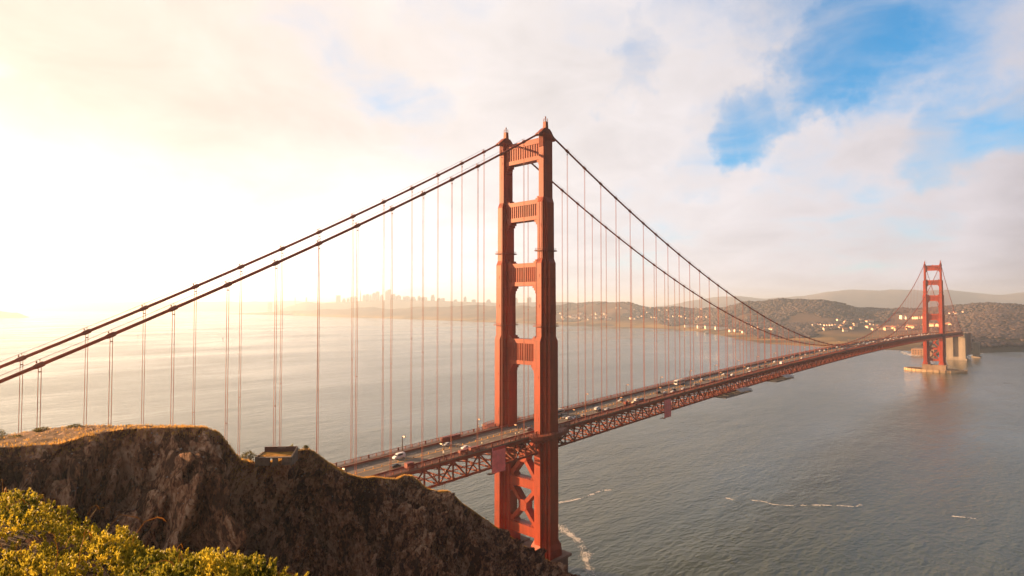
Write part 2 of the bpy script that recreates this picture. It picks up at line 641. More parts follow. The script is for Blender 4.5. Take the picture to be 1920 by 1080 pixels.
def tn(vec, scale, detail, stretch, rot, rough=.6):
    mp = t.nodes.new('ShaderNodeMapping')
    mp.inputs['Scale'].default_value = stretch
    mp.inputs['Rotation'].default_value = (0, 0, rot)
    t.links.new(tcn.outputs['Object'], mp.inputs[0])
    n = t.nodes.new('ShaderNodeTexNoise')
    n.inputs['Scale'].default_value = scale
    n.inputs['Detail'].default_value = detail
    n.inputs['Roughness'].default_value = rough
    t.links.new(mp.outputs[0], n.inputs['Vector'])
    return n.outputs['Fac']


w1 = tn(None, .34, 6, (1, .42, 1), R(52))       # wind waves
w2 = tn(None, .07, 3, (1, .40, 1), R(35))       # chop
w3 = tn(None, .012, 3, (1, .30, 1), R(60))      # swell
cl = tn(None, .0035, 3, (1, .5, 1), R(40))      # colour patches


def tmath(op, a, b_):
    n = t.nodes.new('ShaderNodeMath')
    n.operation = op
    for i, x in enumerate((a, b_)):
        if isinstance(x, (int, float)): n.inputs[i].default_value = x
        else: t.links.new(x, n.inputs[i])
    return n.outputs[0]


hgt = tmath('ADD', tmath('ADD', tmath('MULTIPLY', w1, .95), tmath('MULTIPLY', w2, 1.5)), tmath('MULTIPLY', w3, 3.5))
bp = t.nodes.new('ShaderNodeBump')
bp.inputs['Strength'].default_value = .7
bp.inputs['Distance'].default_value = 1.0
t.links.new(hgt, bp.inputs['Height'])
t.links.new(bp.outputs[0], b.inputs['Normal'])
for sock, lo, hi in ((b.inputs['Roughness'], .05, .22), (bp.inputs['Strength'], .55, 1.15)):   # slicks and wind patches
    mr = t.nodes.new('ShaderNodeMapRange')
    t.links.new(cl, mr.inputs['Value'])
    mr.inputs['From Min'].default_value = .36
    mr.inputs['From Max'].default_value = .64
    mr.inputs['To Min'].default_value = lo
    mr.inputs['To Max'].default_value = hi
    t.links.new(mr.outputs[0], sock)
rp = t.nodes.new('ShaderNodeValToRGB')
rp.color_ramp.elements[0].position = .35
rp.color_ramp.elements[1].position = .65
rp.color_ramp.elements[0].color = (.040, .056, .034, 1)
rp.color_ramp.elements[1].color = (.070, .080, .048, 1)
t.links.new(cl, rp.inputs[0])
t.links.new(rp.outputs[0], b.inputs['Base Color'])
WR = 42000
np_mesh('water', [(-WR, -WR, 0), (WR, -WR, 0), (WR, WR, 0), (-WR, WR, 0)], [(0, 1, 2, 3)], wm)['kind'] = 'structure'


# ------------------------------------------------------------------ hills across the strait
def interp(tab, px, k):
    return np.interp(px, [q[0] for q in tab], [q[k] for q in tab])


FRONT = [  # px, shore row, ridge depth, ridge row, rise power
    (430, 588, 9900, 586, 1.3), (480, 588.5, 9600, 583, 1.3), (540, 590, 8900, 581, 1.2), (600, 593.5, 8000, 578, 1.2), (660, 595.3, 7600, 575, 1.2), (760, 598, 7300, 573, 1.3),
    (860, 602, 6700, 571, 1.4), (960, 605.5, 6100, 568, 1.5), (1040, 609, 5300, 566, 1.6), (1150, 613, 4700, 564.5, 1.7),
    (1250, 617, 4300, 568, 1.9), (1300, 620, 4200, 571, 2.0), (1350, 628, 3900, 570, 2.0), (1400, 638, 3600, 567, 2.0),
    (1440, 643, 3500, 564, 2.0), (1500, 647, 3400, 562, 1.9), (1560, 650, 3300, 564, 1.8), (1600, 652, 3250, 568, 1.8),
    (1640, 653, 3300, 566, 1.8), (1700, 656, 3250, 562, 1.8), (1760, 664, 3150, 562, 1.6), (1790, 666, 3050, 564, 1.4),
    (1830, 661, 2900, 562, 1.15), (1870, 659, 2750, 564, 1.0), (1920, 657.5, 2650, 566, .95), (2000, 655, 2600, 566, .9), (2150, 650, 2600, 570, .9)]


def front_h(px, dep):
    ps = interp(FRONT, px, 1)
    ds = F * CZ / (ps - 573.3)
    dr = interp(FRONT, px, 2)
    zr = CZ - (interp(FRONT, px, 3) - 573.3) / F * dr - 24
    pw = interp(FRONT, px, 4)
    tt = (dep - ds) / (dr - ds)
    up = 2.5 + (zr - 2.5) * np.clip(tt, 0, 1) ** pw
    z = np.where(tt < 0, -6 + np.clip(1 + tt * 12, 0, 1) * 8.5, up)
    z = np.where(tt > 1, 2.5 + (zr - 2.5) * np.clip(1 - (tt - 1) * .9, .25, 1), z)
    x = CX + FH[0] * dep + RT[0] * (px - 960) / F * dep
    y = CY + FH[1] * dep + RT[1] * (px - 960) / F * dep
    amp = np.clip(tt, 0, 1) * np.clip(zr, 0, 150) * .16
    z = z + amp * fbm(x / 420, y / 420, 0, 4, 3)
    return x, y, z


def front_hit(px, row):
    d = np.arange(1650, 9800, 6.0)
    x, y, z = front_h(np.full_like(d, px), d)
    rowz = CZ - (row - 573.3) / F * d
    hit = z >= rowz
    if not hit.any(): return front_hit(px, row + 1.5)
    k = np.argmax(hit)
    return x[k], y[k], z[k], d[k]


def land_mat(name, low, lowc, high, highc, scale):
    m = bpy.data.materials.new(name)
    m.use_nodes = True
    tt = m.node_tree
    bb = tt.nodes['Principled BSDF']
    bb.inputs['Roughness'].default_value = .95
    bb.inputs['Specular IOR Level'].default_value = .1
    g = tt.nodes.new('ShaderNodeTexCoord')
    n1 = tt.nodes.new('ShaderNodeTexNoise')
    n1.inputs['Scale'].default_value = scale
    n1.inputs['Detail'].default_value = 6
    n1.inputs['Roughness'].default_value = .62
    tt.links.new(g.outputs['Object'], n1.inputs['Vector'])
    sp = tt.nodes.new('ShaderNodeSeparateXYZ')
    tt.links.new(g.outputs['Object'], sp.inputs[0])
    r1 = tt.nodes.new('ShaderNodeValToRGB')
    r1.color_ramp.elements[0].position = .4
    r1.color_ramp.elements[1].position = .62
    r1.color_ramp.elements[0].color = (*low, 1)
    r1.color_ramp.elements[1].color = (*lowc, 1)
    r2 = tt.nodes.new('ShaderNodeValToRGB')
    r2.color_ramp.elements[0].position = .4
    r2.color_ramp.elements[1].position = .66
    r2.color_ramp.elements[0].color = (*high, 1)
    r2.color_ramp.elements[1].color = (*highc, 1)
    tt.links.new(n1.outputs['Fac'], r1.inputs[0])
    tt.links.new(n1.outputs['Fac'], r2.inputs[0])
    ma = tt.nodes.new('ShaderNodeMath')
    ma.operation = 'MULTIPLY_ADD'
    tt.links.new(n1.outputs['Fac'], ma.inputs[0])
    ma.inputs[1].default_value = 50
    tt.links.new(sp.outputs[2], ma.inputs[2])
    rg = tt.nodes.new('ShaderNodeMapRange')
    tt.links.new(ma.outputs[0], rg.inputs['Value'])
    rg.inputs['From Min'].default_value = 40
    rg.inputs['From Max'].default_value = 62
    mx = tt.nodes.new('ShaderNodeMix')
    mx.data_type = 'RGBA'
    tt.links.new(rg.outputs[0], mx.inputs['Factor'])
    tt.links.new(r1.outputs[0], mx.inputs['A'])
    tt.links.new(r2.outputs[0], mx.inputs['B'])
    rx = tt.nodes.new('ShaderNodeMapRange')                    # windward scrub on the ocean side
    mw = tt.nodes.new('ShaderNodeMath')
    mw.operation = 'MULTIPLY_ADD'
    tt.links.new(n1.outputs['Fac'], mw.inputs[0])
    mw.inputs[1].default_value = 500
    tt.links.new(sp.outputs[0], mw.inputs[2])
    tt.links.new(mw.outputs[0], rx.inputs['Value'])
    rx.inputs['From Min'].default_value = 120
    rx.inputs['From Max'].default_value = 330
    mz = tt.nodes.new('ShaderNodeMix')
    mz.data_type = 'RGBA'
    tt.links.new(rx.outputs[0], mz.inputs['Factor'])
    tt.links.new(mx.outputs['Result'], mz.inputs['A'])
    mz.inputs['B'].default_value = (.055, .045, .028, 1)
    tt.links.new(mz.outputs['Result'], bb.inputs['Base Color'])
    return m


M['land'] = land_mat('headland_ground', (.08, .055, .03), (.32, .19, .06), (.06, .038, .028), (.12, .075, .05), .004)
M['far_land'] = land_mat('far_hill_ground', (.10, .075, .05), (.16, .115, .085), (.09, .07, .06), (.16, .12, .10), .0016)
PX = np.linspace(430, 2150, 520)
TT = np.concatenate([np.linspace(-.1, 0, 4), np.linspace(.004, 1, 130), np.linspace(1.02, 1.9, 24)])
pg, tg = np.meshgrid(PX, TT, indexing='ij')
ds_ = F * CZ / (interp(FRONT, pg, 1) - 573.3)
dg = ds_ + tg * (interp(FRONT, pg, 2) - ds_)
hx, hy, hz = front_h(pg, dg)
np_mesh('hills', np.stack([hx, hy, hz], -1).reshape(-1, 3), grid_faces(len(PX), len(TT)), M['land'], smooth=True)['kind'] = 'structure'


def back_hills(name, tab, thick, seed, amp):
    P = np.linspace(tab[0][0], tab[-1][0], 260)
    T = np.linspace(-1, 1, 60)
    a, b2 = np.meshgrid(P, T, indexing='ij')
    dd = interp(tab, a, 1)
    zz = CZ - (interp(tab, a, 2) - 573.3) / F * dd
    d = dd + b2 * thick
    x = CX + FH[0] * d + RT[0] * (a - 960) / F * d
    y = CY + FH[1] * d + RT[1] * (a - 960) / F * d
    z = zz * (1 - b2 ** 2) ** .9 + amp * fbm(x / 700, y / 700, 0, 5, seed) * (1 - b2 ** 2) - 3
    return np_mesh(name, np.stack([x, y, z], -1).reshape(-1, 3), grid_faces(len(P), len(T)), M['far_land'], smooth=True)


CITY = [(520, 11160, 582), (545, 11040, 572), (575, 10920, 565), (600, 10920, 567.5), (640, 10800, 566), (700, 10560, 563), (760, 10320, 562),
        (850, 9960, 564), (930, 9600, 567), (1000, 9360, 566), (1060, 9240, 567), (1150, 9120, 575)]
back_hills('city_hills', CITY, 900, 21, 14)['kind'] = 'structure'
TWIN = [(1230, 11890, 576), (1290, 11600, 566), (1340, 11455, 560), (1385, 11310, 555.5), (1430, 11310, 561), (1500, 11165, 556), (1560, 11020, 548),
        (1620, 11020, 544), (1690, 11020, 543), (1760, 11020, 546), (1830, 11165, 552), (1880, 11165, 553), (1930, 11310, 548), (2060, 11310, 552), (2200, 11455, 566)]
back_hills('far_hills', TWIN, 2200, 31, 34)['kind'] = 'structure'
EAST = [(-500, 17000, 574), (-200, 17000, 566), (60, 17000, 569), (260, 17000, 565), (420, 17000, 568), (560, 17000, 566), (800, 17000, 570), (1000, 17000, 574)]
back_hills('distant_hills', EAST, 2200, 41, 40)['kind'] = 'structure'
# islands in the bay
ISL = [(-60, 7000, 577), (-25, 7000, 579), (5, 7000, 583), (25, 7000, 585.5), (38, 7000, 587), (50, 7000, 592), (62, 7000, 597)]
P = np.linspace(-60, 62, 80)
T = np.linspace(-1, 1, 30)
a, b2 = np.meshgrid(P, T, indexing='ij')
dd = interp(ISL, a, 1)
zz = np.maximum(CZ - (interp(ISL, a, 2) - 573.3) / F * dd, -4)
d = dd + b2 * 160
x = CX + FH[0] * d + RT[0] * (a - 960) / F * d
y = CY + FH[1] * d + RT[1] * (a - 960) / F * d
z = zz * (1 - b2 ** 2) ** .6 + 5 * fbm(x / 60, y / 60, 0, 4, 3) * (1 - b2 ** 2) - 3
np_mesh('island_hill', np.stack([x, y, z], -1).reshape(-1, 3), grid_faces(80, 30), M['far_land'], smooth=True)['kind'] = 'structure'

# ------------------------------------------------------------------ cliff ridge in front of the bridge
CREST = [  # px, front-edge row, front depth, back row, back depth
    (-420, 860, 66, 830, 100), (-200, 856, 76, 822, 112), (0, 839, 85, 818, 116), (60, 836, 87, 808, 116), (112, 833, 89, 801, 114), (160, 817, 92, 799, 112),
    (240, 804, 95, 798.5, 106), (320, 802, 96, 799, 102), (380, 802, 97, 801, 100), (408, 812, 99, 811, 102), (425, 831, 101, 830, 104), (440, 853, 104, 852, 107),
    (452, 864, 107, 862, 111), (480, 869, 111, 866, 116), (520, 866, 115, 864, 120), (545, 855, 118, 852, 123), (560, 846, 120, 844, 124), (580, 843, 122, 841.5, 126), (598, 855, 126, 854, 129),
    (615, 868, 130, 867, 133), (632, 879, 137, 878, 140), (650, 889, 145, 888, 148), (680, 897, 150, 896, 153), (700, 895, 154, 894, 157), (722, 898, 158, 897, 161), (745, 899, 163, 898, 166),
    (757, 891, 167, 890, 170), (772, 893, 170, 892, 173), (800, 917, 177, 916, 180), (818, 923, 182, 920, 187), (840, 922, 190, 920, 194), (852, 931, 195, 930, 198), (865, 944, 200, 943, 203),
    (925, 986, 225, 985, 228), (965, 1012, 241, 1011, 244), (1000, 1036, 255, 1035, 258), (1035, 1056, 268, 1055, 271), (1068, 1078, 280, 1077, 283), (1085, 1092, 286, 1091, 289)]
cp = np.array([q[0] for q in CREST], float)
Fp = np.array([at_depth(q[0], q[1], q[2]) for q in CREST])
Bp = np.array([at_depth(q[0], q[3], q[4]) for q in CREST])
sl = np.concatenate([[0], np.cumsum(np.linalg.norm(np.diff(Fp, axis=0), axis=1))])
NU = 1100
su = np.linspace(0, sl[-1], NU)
Fu = np.stack([np.interp(su, sl, Fp[:, i]) for i in range(3)], 1)
Bu = np.stack([np.interp(su, sl, Bp[:, i]) for i in range(3)], 1)
FALL = np.stack([np.interp(su, sl, np.linspace(.985, .93, len(sl))), np.interp(su, sl, np.linspace(-.05, .30, len(sl))), np.zeros(NU)], 1)
rows = []
NB, NP, NF = 50, 26, 330
for k in range(NB, 0, -1):                                  # back slope, away from the camera
    s = (k / NB) ** 1.5 * 120
    P = Bu - FALL * s
    P[:, 2] -= s * .85 * np.clip(s / 6, .15, 1)
    P[:, 2] += 2.0 * np.clip(s / 8, 0, 1) * fbm(P[:, 0] / 9, P[:, 1] / 9, 0, 5, 51)
    rows.append(P)
for k in range(NP):                                          # the flat top
    q = k / NP
    P = Bu * (1 - q) + Fu * q
    wd = np.linalg.norm(Bu - Fu, axis=1)
    P[:, 2] += np.minimum(.02 * wd, .35) * fbm(P[:, 0] / 3, P[:, 1] / 3, 0, 4, 52) * math.sin(math.pi * q)
    rows.append(P)
NRM = FALL * .72 + np.array([0, 0, .69])
LEN = 95.0
for k in range(NF):                                          # the rock face
    v = (k / (NF - 1)) ** 1.25 * LEN
    steep = 1.15
    P = Fu + FALL * v * .66
    P[:, 2] -= v * .66 * steep
    ramp = min(1, v / 9)
    uu = su + 0 * v
    warp = 5 * fbm(su / 30, v / 30, 0, 3, 61)
    g1 = 1 - np.abs(fbm((su + warp + v * .15) / 20, v / 80, 0, 4, 62)) * 1.8   # spurs and gullies down the fall line
    g2 = 1 - np.abs(fbm((su + warp * .6 + v * .1) / 5.5, v / 22, 0, 4, 63)) * 1.8
    sm = fbm(su / 2.1, v / 2.6, 0, 5, 64)
    disp = ramp * (14.0 * (g1 - .55) + 4.2 * (g2 - .5)) + (.15 + .55 * ramp) * sm
    ledge = vnoise(su / 20, v / 3.2, 0, 65) * .5 * ramp
    vv = np.full(NU, v)
    for (cu_, cv_, am, sd__) in ((7.5, 19.0, 3.6, 301), (2.8, 5.6, 1.5, 311), (1.1, 1.9, .45, 321)):   # fractured blocks
        wob = fbm(su / cu_ * .7, vv / cv_ * .7, 0, 2, sd__ + 7) * .55
        val, tilt, gap = cells(su / cu_ + wob + vv / cv_ * .35, vv / cv_ + wob * .8, sd__)
        ledge = ledge + ramp * am * (val * .55 + tilt * 1.5 - .85 * np.clip(1 - gap / .14, 0, 1))
    P = P + NRM * (disp + ledge)[:, None]
    rows.append(P)
CL_ = np.stack(rows, 1)                                      # (NU, NV, 3)
NV = CL_.shape[1]
rock = bpy.data.materials.new('cliff_rock_and_dry_grass')
rock.use_nodes = True
t = rock.node_tree
b = t.nodes['Principled BSDF']
b.inputs['Roughness'].default_value = .95
b.inputs['Specular IOR Level'].default_value = .15
tcn = t.nodes.new('ShaderNodeTexCoord')
f1 = tn(None, .09, 6, (1, 1, .6), 0, .65)
f2 = tn(None, .8, 8, (1, 1, .85), .4, .7)
f3 = tn(None, 4.5, 5, (1, 1, .6), .9, .7)
def vor(scale, stretch, rot):
    mp = t.nodes.new('ShaderNodeMapping')
    mp.inputs['Scale'].default_value = stretch
    mp.inputs['Rotation'].default_value = rot
    t.links.new(tcn.outputs['Object'], mp.inputs[0])
    wr = t.nodes.new('ShaderNodeVectorMath')
    wr.operation = 'MULTIPLY_ADD'
    nz_ = t.nodes.new('ShaderNodeTexNoise')
    nz_.inputs['Scale'].default_value = scale * 1.4
    nz_.inputs['Detail'].default_value = 4
    t.links.new(mp.outputs[0], nz_.inputs['Vector'])
    t.links.new(nz_.outputs['Color'], wr.inputs[0])
    wr.inputs[1].default_value = (.9 / scale, .9 / scale, .9 / scale)
    t.links.new(mp.outputs[0], wr.inputs[2])
    v_ = t.nodes.new('ShaderNodeTexVoronoi')
    v_.inputs['Scale'].default_value = scale
    t.links.new(wr.outputs[0], v_.inputs['Vector'])
    sp_ = t.nodes.new('ShaderNodeSeparateXYZ')
    t.links.new(v_.outputs['Color'], sp_.inputs[0])
    return sp_.outputs[0], v_.outputs['Distance']


va, da = vor(.55, (1, 1, .6), (.5, .2, .3))
vb, db = vor(2.4, (1, 1, .6), (.6, .1, .9))
f0 = tn(None, .045, 5, (1, 1, .8), .7, .7)
r1 = t.nodes.new('ShaderNodeValToRGB')
e = r1.color_ramp.elements
e[0].position, e[0].color = .43, (.10, .045, .027, 1)
e[1].position, e[1].color = .62, (.68, .46, .32, 1)
q = e.new(.5)
q.color = (.36, .170, .092, 1)
t.links.new(tmath('ADD', tmath('ADD', tmath('ADD', tmath('MULTIPLY', f2, .45), tmath('MULTIPLY', f1, .25)), tmath('MULTIPLY', tmath('SUBTRACT', f0, .20), .45)), tmath('ADD', tmath('MULTIPLY', tmath('SUBTRACT', va, .5), .14), tmath('MULTIPLY', tmath('SUBTRACT', vb, .5), .10))), r1.inputs[0])
spk = t.nodes.new('ShaderNodeMapRange')
t.links.new(f3, spk.inputs['Value'])
spk.inputs['From Min'].default_value = .66
spk.inputs['From Max'].default_value = .74
mxs = t.nodes.new('ShaderNodeMix')
mxs.data_type = 'RGBA'
t.links.new(tmath('MULTIPLY', spk.outputs[0], .8), mxs.inputs['Factor'])
t.links.new(r1.outputs[0], mxs.inputs['A'])
mxs.inputs['B'].default_value = (.36, .31, .29, 1)
gr = t.nodes.new('ShaderNodeValToRGB')
gr.color_ramp.elements[0].position = .36
gr.color_ramp.elements[1].position = .66
gr.color_ramp.elements[0].color = (.075, .042, .026, 1)
gr.color_ramp.elements[1].color = (.20, .105, .042, 1)
t.links.new(f2, gr.inputs[0])
geo = t.nodes.new('ShaderNodeNewGeometry')
sx = t.nodes.new('ShaderNodeSeparateXYZ')
t.links.new(geo.outputs['True Normal'], sx.inputs[0])
gf = t.nodes.new('ShaderNodeMapRange')
t.links.new(tmath('ADD', sx.outputs[2], tmath('MULTIPLY', tmath('SUBTRACT', f1, .5), .5)), gf.inputs['Value'])
gf.inputs['From Min'].default_value = .84
gf.inputs['From Max'].default_value = .97
mxg = t.nodes.new('ShaderNodeMix')
mxg.data_type = 'RGBA'
t.links.new(gf.outputs[0], mxg.inputs['Factor'])
t.links.new(mxs.outputs['Result'], mxg.inputs['A'])
t.links.new(gr.outputs[0], mxg.inputs['B'])
t.links.new(mxg.outputs['Result'], b.inputs['Base Color'])
bp = t.nodes.new('ShaderNodeBump')
bp.inputs['Strength'].default_value = 1.0
bp.inputs['Distance'].default_value = .9
t.links.new(tmath('ADD', tmath('ADD', f2, tmath('MULTIPLY', f3, .3)), tmath('ADD', tmath('MULTIPLY', da, .9), tmath('MULTIPLY', db, .45))), bp.inputs['Height'])
t.links.new(bp.outputs[0], b.inputs['Normal'])
M['rock'] = rock
np_mesh('hill', CL_.reshape(-1, 3), grid_faces(NU, NV), rock, smooth=False)['kind'] = 'structure'


# ------------------------------------------------------------------ bridge
W = 13.7
PAN = 7.62
YN, YS = -343.0, 1280.2 + 343.0


def road(y):
    if y < 0: return 73.6 + .027 * y
    if y < 660: return 73.6 + 10.2 * (1 - ((y - 660) / 660) ** 2)
    if y < 1280.2: return 83.8 - 6.3 * ((y - 660) / 620) ** 2
    return 77.5 - .0203 * (y - 1280.2)


def cable_z(y):
    if 0 <= y <= 1280.2: return 85.9 + 138.6 * ((y - 640.1) / 640.1) ** 2
    s = -y if y < 0 else y - 1280.2
    return 224.5 - .5815 * s + 3.15e-4 * s * s


bridge = empty('suspension_bridge', (0, 0, 0))
tag(bridge, 'long red-orange steel suspension bridge with two tall towers crossing the strait', 'bridge')

SECT = [  # z, wn, L, b, w2, a, w
    (13.4, 3.0, 8.0, 5.4, 4.7, 4.4, 6.2), (17.6, 3.0, 8.0, 5.4, 4.7, 4.4, 6.2), (20.2, 1.81, 6.76, 4.2, 3.5, 3.1, 5.2),
    (118.6, 1.78, 6.65, 4.2, 3.5, 3.0, 5.2), (121.0, 1.8, 5.63, 3.8, 3.2, 2.3, 4.6),
    (157.2, 1.75, 5.6, 3.8, 3.2, 2.3, 4.5), (159.6, 1.68, 4.55, 3.5, 2.5, 2.6, 3.2),
    (187.6, 1.64, 4.5, 3.45, 2.5, 2.6, 3.15), (190.2, 1.55, 3.55, 3.40, 1.66, 3.2, 1.75), (222.3, 1.5, 3.5, 3.35, 1.62, 3.15, 1.72)]


def ring(x0, s):
    z, wn, l_, b_, w2, a_, w_ = s
    q = [(wn, l_), (wn, b_), (w2, b_), (w2, a_), (w_, a_)]
    p = [(x, y) for x, y in q] + [(x, -y) for x, y in q[::-1]] + [(-x, -y) for x, y in q] + [(-x, y) for x, y in q[::-1]]
    return [(x0 + x, y, z) for x, y in p]


def half_w(z):
    """inner half width of a leg at height z, and half depth of its broad face"""
    zs = [s[0] for s in SECT]
    return np.interp(z, zs, [s[6] for s in SECT]), np.interp(z, zs, [s[5] for s in SECT])


def make_tower():
    tw = empty('tower', (0, 0, 0))
    tw.parent = bridge
    for sx_ in (1, -1):
        m = MB()
        m.loft([ring(sx_ * W, s) for s in SECT])
        for k in range(5):                                   # fluting under the cable housing
            m.box((sx_ * W - 1.2 + k * .6, -3.6, 218.6), (.22, .3, 6.4))
            m.box((sx_ * W - 1.2 + k * .6, 3.6, 218.6), (.22, .3, 6.4))
        for k in range(7):
            for q_ in (1, -1):
                m.box((sx_ * W + q_ * 1.77, -2.7 + k * .9, 220.4), (.22, .3, 3.4))
        for zz in (60, 75, 95, 130, 145, 170, 205):          # plate joints and access hatches
            hw, ha = half_w(zz)
            m.box((sx_ * W, -np.interp(zz, [s[0] for s in SECT], [s[2] for s in SECT]) - .02, zz), (2 * np.interp(zz, [s[0] for s in SECT], [s[1] for s in SECT]) + .1, .1, .25))
            m.box((sx_ * W + .5, -np.interp(zz, [s[0] for s in SECT], [s[2] for s in SECT]) - .02, zz + 6), (.5, .12, 1.6))
        leg = m.build('leg', M['orange'], tw)
        for zz in (126.0, 163.5):                            # maintenance walkways ringing the leg
            m = MB()
            i_ = [s[0] for s in SECT]
            wn, l_, w_, a_ = (np.interp(zz, i_, [s[k] for s in SECT]) + .75 for k in (1, 2, 6, 5))
            loop = [(wn, l_), (w_, a_), (w_, -a_), (wn, -l_), (-wn, -l_), (-w_, -a_), (-w_, a_), (-wn, l_)]
            for i in range(8):
                p0, p1 = loop[i], loop[(i + 1) % 8]
                for dz, h in ((0, .3), (.6, .08), (1.15, .1)):
                    m.beam((sx_ * W + p0[0], p0[1], zz + dz), (sx_ * W + p1[0], p1[1], zz + dz), .12 if dz else .8, h)
            m.build('maintenance_walkway', M['orange_dark'], leg)
        m = MB()                                             # hooded cable housing on the leg top
        poly = [(-6.6, 219.9), (-6.6, 221.3), (-4.6, 222.7), (-3.2, 224.0), (-1.9, 225.0), (1.9, 225.0), (3.2, 223.9), (4.6, 222.3), (6.2, 221.0), (6.2, 219.6)]
        m.prism(poly[:10] + [(3.7, 220.9), (-3.7, 220.9)], 'x', sx_ * W - 1.25, sx_ * W + 1.25)
        m.build('cable_housing', M['orange_dark'], leg)
        m = MB()                                             # finial with its guard rail and beacon
        m.taper((sx_ * W, 0), (2.0, 2.2), (1.7, 1.8), 224.9, 228.2)
        m.taper((sx_ * W, 0), (1.9, 1.9), (1.9, 1.9), 228.2, 228.45)
        for k in range(8):
            a_ = k * math.pi / 4
            a2 = (k + 1) * math.pi / 4
            c0 = (sx_ * W + 1.15 * math.cos(a_), 1.15 * math.sin(a_))
            c1 = (sx_ * W + 1.15 * math.cos(a2), 1.15 * math.sin(a2))
            m.beam((*c0, 228.4), (*c0, 230.0), .09, .09)
            m.beam((*c0, 229.95), (*c1, 229.95), .08, .08)
            m.beam((*c0, 229.2), (*c1, 229.2), .06, .06)
        m.tube([(sx_ * W, 0, 228.3), (sx_ * W, 0, 230.6)], .22, 8)
        m.tube([(sx_ * W, 0, 230.6), (sx_ * W, 0, 231.2)], .36, 8)
        m.build('finial', M['orange_dark'], leg)
    for (z0, z1, dy, par) in ((209.6, 220.0, 2.3, .7), (179.4, 189.6, 2.6, 0), (146.2, 157.8, 2.6, 0), (106.3, 119.2, 3.0, 0)):
        m = MB()
        hw, ha = half_w((z0 + z1) / 2)
        xi = W - hw + .3
        zm0, zm1 = z0 + 2.0, z1 - 2.2
        m.box((0, 0, (z0 + zm0) / 2), (2 * xi, 2 * dy, zm0 - z0))            # bottom flange
        m.box((0, 0, (z1 + zm1) / 2), (2 * xi, 2 * dy, z1 - zm1))            # top flange
        m.box((0, 0, (zm0 + zm1) / 2), (2 * xi, 2 * dy - .62, zm1 - zm0))    # recessed web
        nr = 15
        for k in range(nr):                                                   # fluted ribs
            x_ = -xi + (k + .5) * 2 * xi / nr
            for s_ in (1, -1):
                m.box((x_, s_ * (dy - .20), (zm0 + zm1) / 2), (.40, .28, zm1 - zm0 - .02))
        for s_ in (1, -1):
            for k, (bw, bh) in enumerate(((2.6, 1.2), (1.7, 2.4), (.9, 3.9))):   # stepped brackets below
                m.box((s_ * (xi - bw / 2), 0, z0 - bh / 2 + .003 * k), (bw, 2 * dy - .5 - .1 * k, bh))
            for k, (bw, bh) in enumerate(((1.9, .7), (1.0, 1.6))):
                m.box((s_ * (xi - bw / 2), 0, z1 + bh / 2 - .003 * k), (bw, 2 * dy - .5 - .1 * k, bh))
        if par:
            m.box((0, 0, z1 + .35), (2 * xi - 5, 2 * dy - .8, .7))
            m.box((0, 0, z1 + 1.2), (1.6, 1.6, 1.2))
        m.build('cross_beam', M['orange'], tw)
    for (z0, z1) in ((44.6, 49.0), (21.2, 25.9)):
        m = MB()
        xi = W - 5.2 + .3
        m.box((0, 0, (z0 + z1) / 2), (2 * xi, 5.0, z1 - z0 - .8))
        m.box((0, 0, z1 - .2), (2 * xi, 5.6, .4))
        m.box((0, 0, z0 + .2), (2 * xi, 5.6, .4))
        for k in range(14):
            for s_ in (1, -1):
                m.beam((-xi + (k + .5) * 2 * xi / 14, s_ * 2.7, z1), (-xi + (k + .5) * 2 * xi / 14, s_ * 2.7, z1 + 1.1), .12, .12)
        m.build('strut', M['orange'], tw)
    for (z0, z1) in ((25.9, 44.6), (49.0, 70.5)):
        m = MB()
        xi = W - 5.2 + .2
        zc_ = (z0 + z1) / 2
        for s_ in (1, -1):
            m.beam((-s_ * xi, 0, z0), (s_ * xi, 0, z1), 4.4 if s_ > 0 else 4.38, 1.9)
        m.prism([(-2.6, zc_ - 1.2), (-1.2, zc_ - 2.8), (1.2, zc_ - 2.8), (2.6, zc_ - 1.2), (2.6, zc_ + 1.2), (1.2, zc_ + 2.8), (-1.2, zc_ + 2.8), (-2.6, zc_ + 1.2)], 'y', -2.3, 2.3)
        for s_ in (1, -1):
            for zz, dz in ((z0, 1), (z1, -1)):
                m.prism([(s_ * xi, zz), (s_ * xi, zz + dz * 4.2), (s_ * (xi - 3.6), zz)], 'y', -2.25, 2.25)
        m.build('cross_brace', M['orange'], tw)
    return tw


tower0 = make_tower()
m = MB()                                                      # concrete pier under the near tower
m.box((0, 0, 4.2), (40.5, 18.0, 18.4))
for s_ in (1, -1):
    m.box((s_ * W, 0, 13.3), (16.5, 19.5, 1.2))
m.build('pier', M['pier'], tower0)
register(tower0)
tower1 = copy_tree(tower0)
tower1.parent = bridge
tower1.location = (0, 1280.2, 0)
for c_ in tower1.children:                                    # the far pier stands inside a ring-shaped fender
    if c_.name.startswith('pier'):
        c_.data = c_.data.copy()
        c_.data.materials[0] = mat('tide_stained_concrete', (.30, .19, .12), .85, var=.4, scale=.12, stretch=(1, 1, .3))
m = MB()
nseg = 64
ri = [(50 * math.cos(2 * math.pi * k / nseg), 25 * math.sin(2 * math.pi * k / nseg)) for k in range(nseg)]
ro = [(54 * math.cos(2 * math.pi * k / nseg), 29 * math.sin(2 * math.pi * k / nseg)) for k in range(nseg)]
vs, fs = [], []
for z_ in (-2, 4.6):
    vs += [(x, y, z_) for x, y in ri] + [(x, y, z_) for x, y in ro]
for k in range(nseg):
    k2 = (k + 1) % nseg
    fs += [(k, k2, 2 * nseg + k2, 2 * nseg + k), (nseg + k2, nseg + k, 3 * nseg + k, 3 * nseg + k2), (2 * nseg + k, 2 * nseg + k2, 3 * nseg + k2, 3 * nseg + k)]
m.add(vs, fs)
for k in range(0, nseg, 2):
    m.box((ro[k][0], ro[k][1], 2.2), (1.0, 1.0, 5.2), 2 * math.pi * k / nseg)
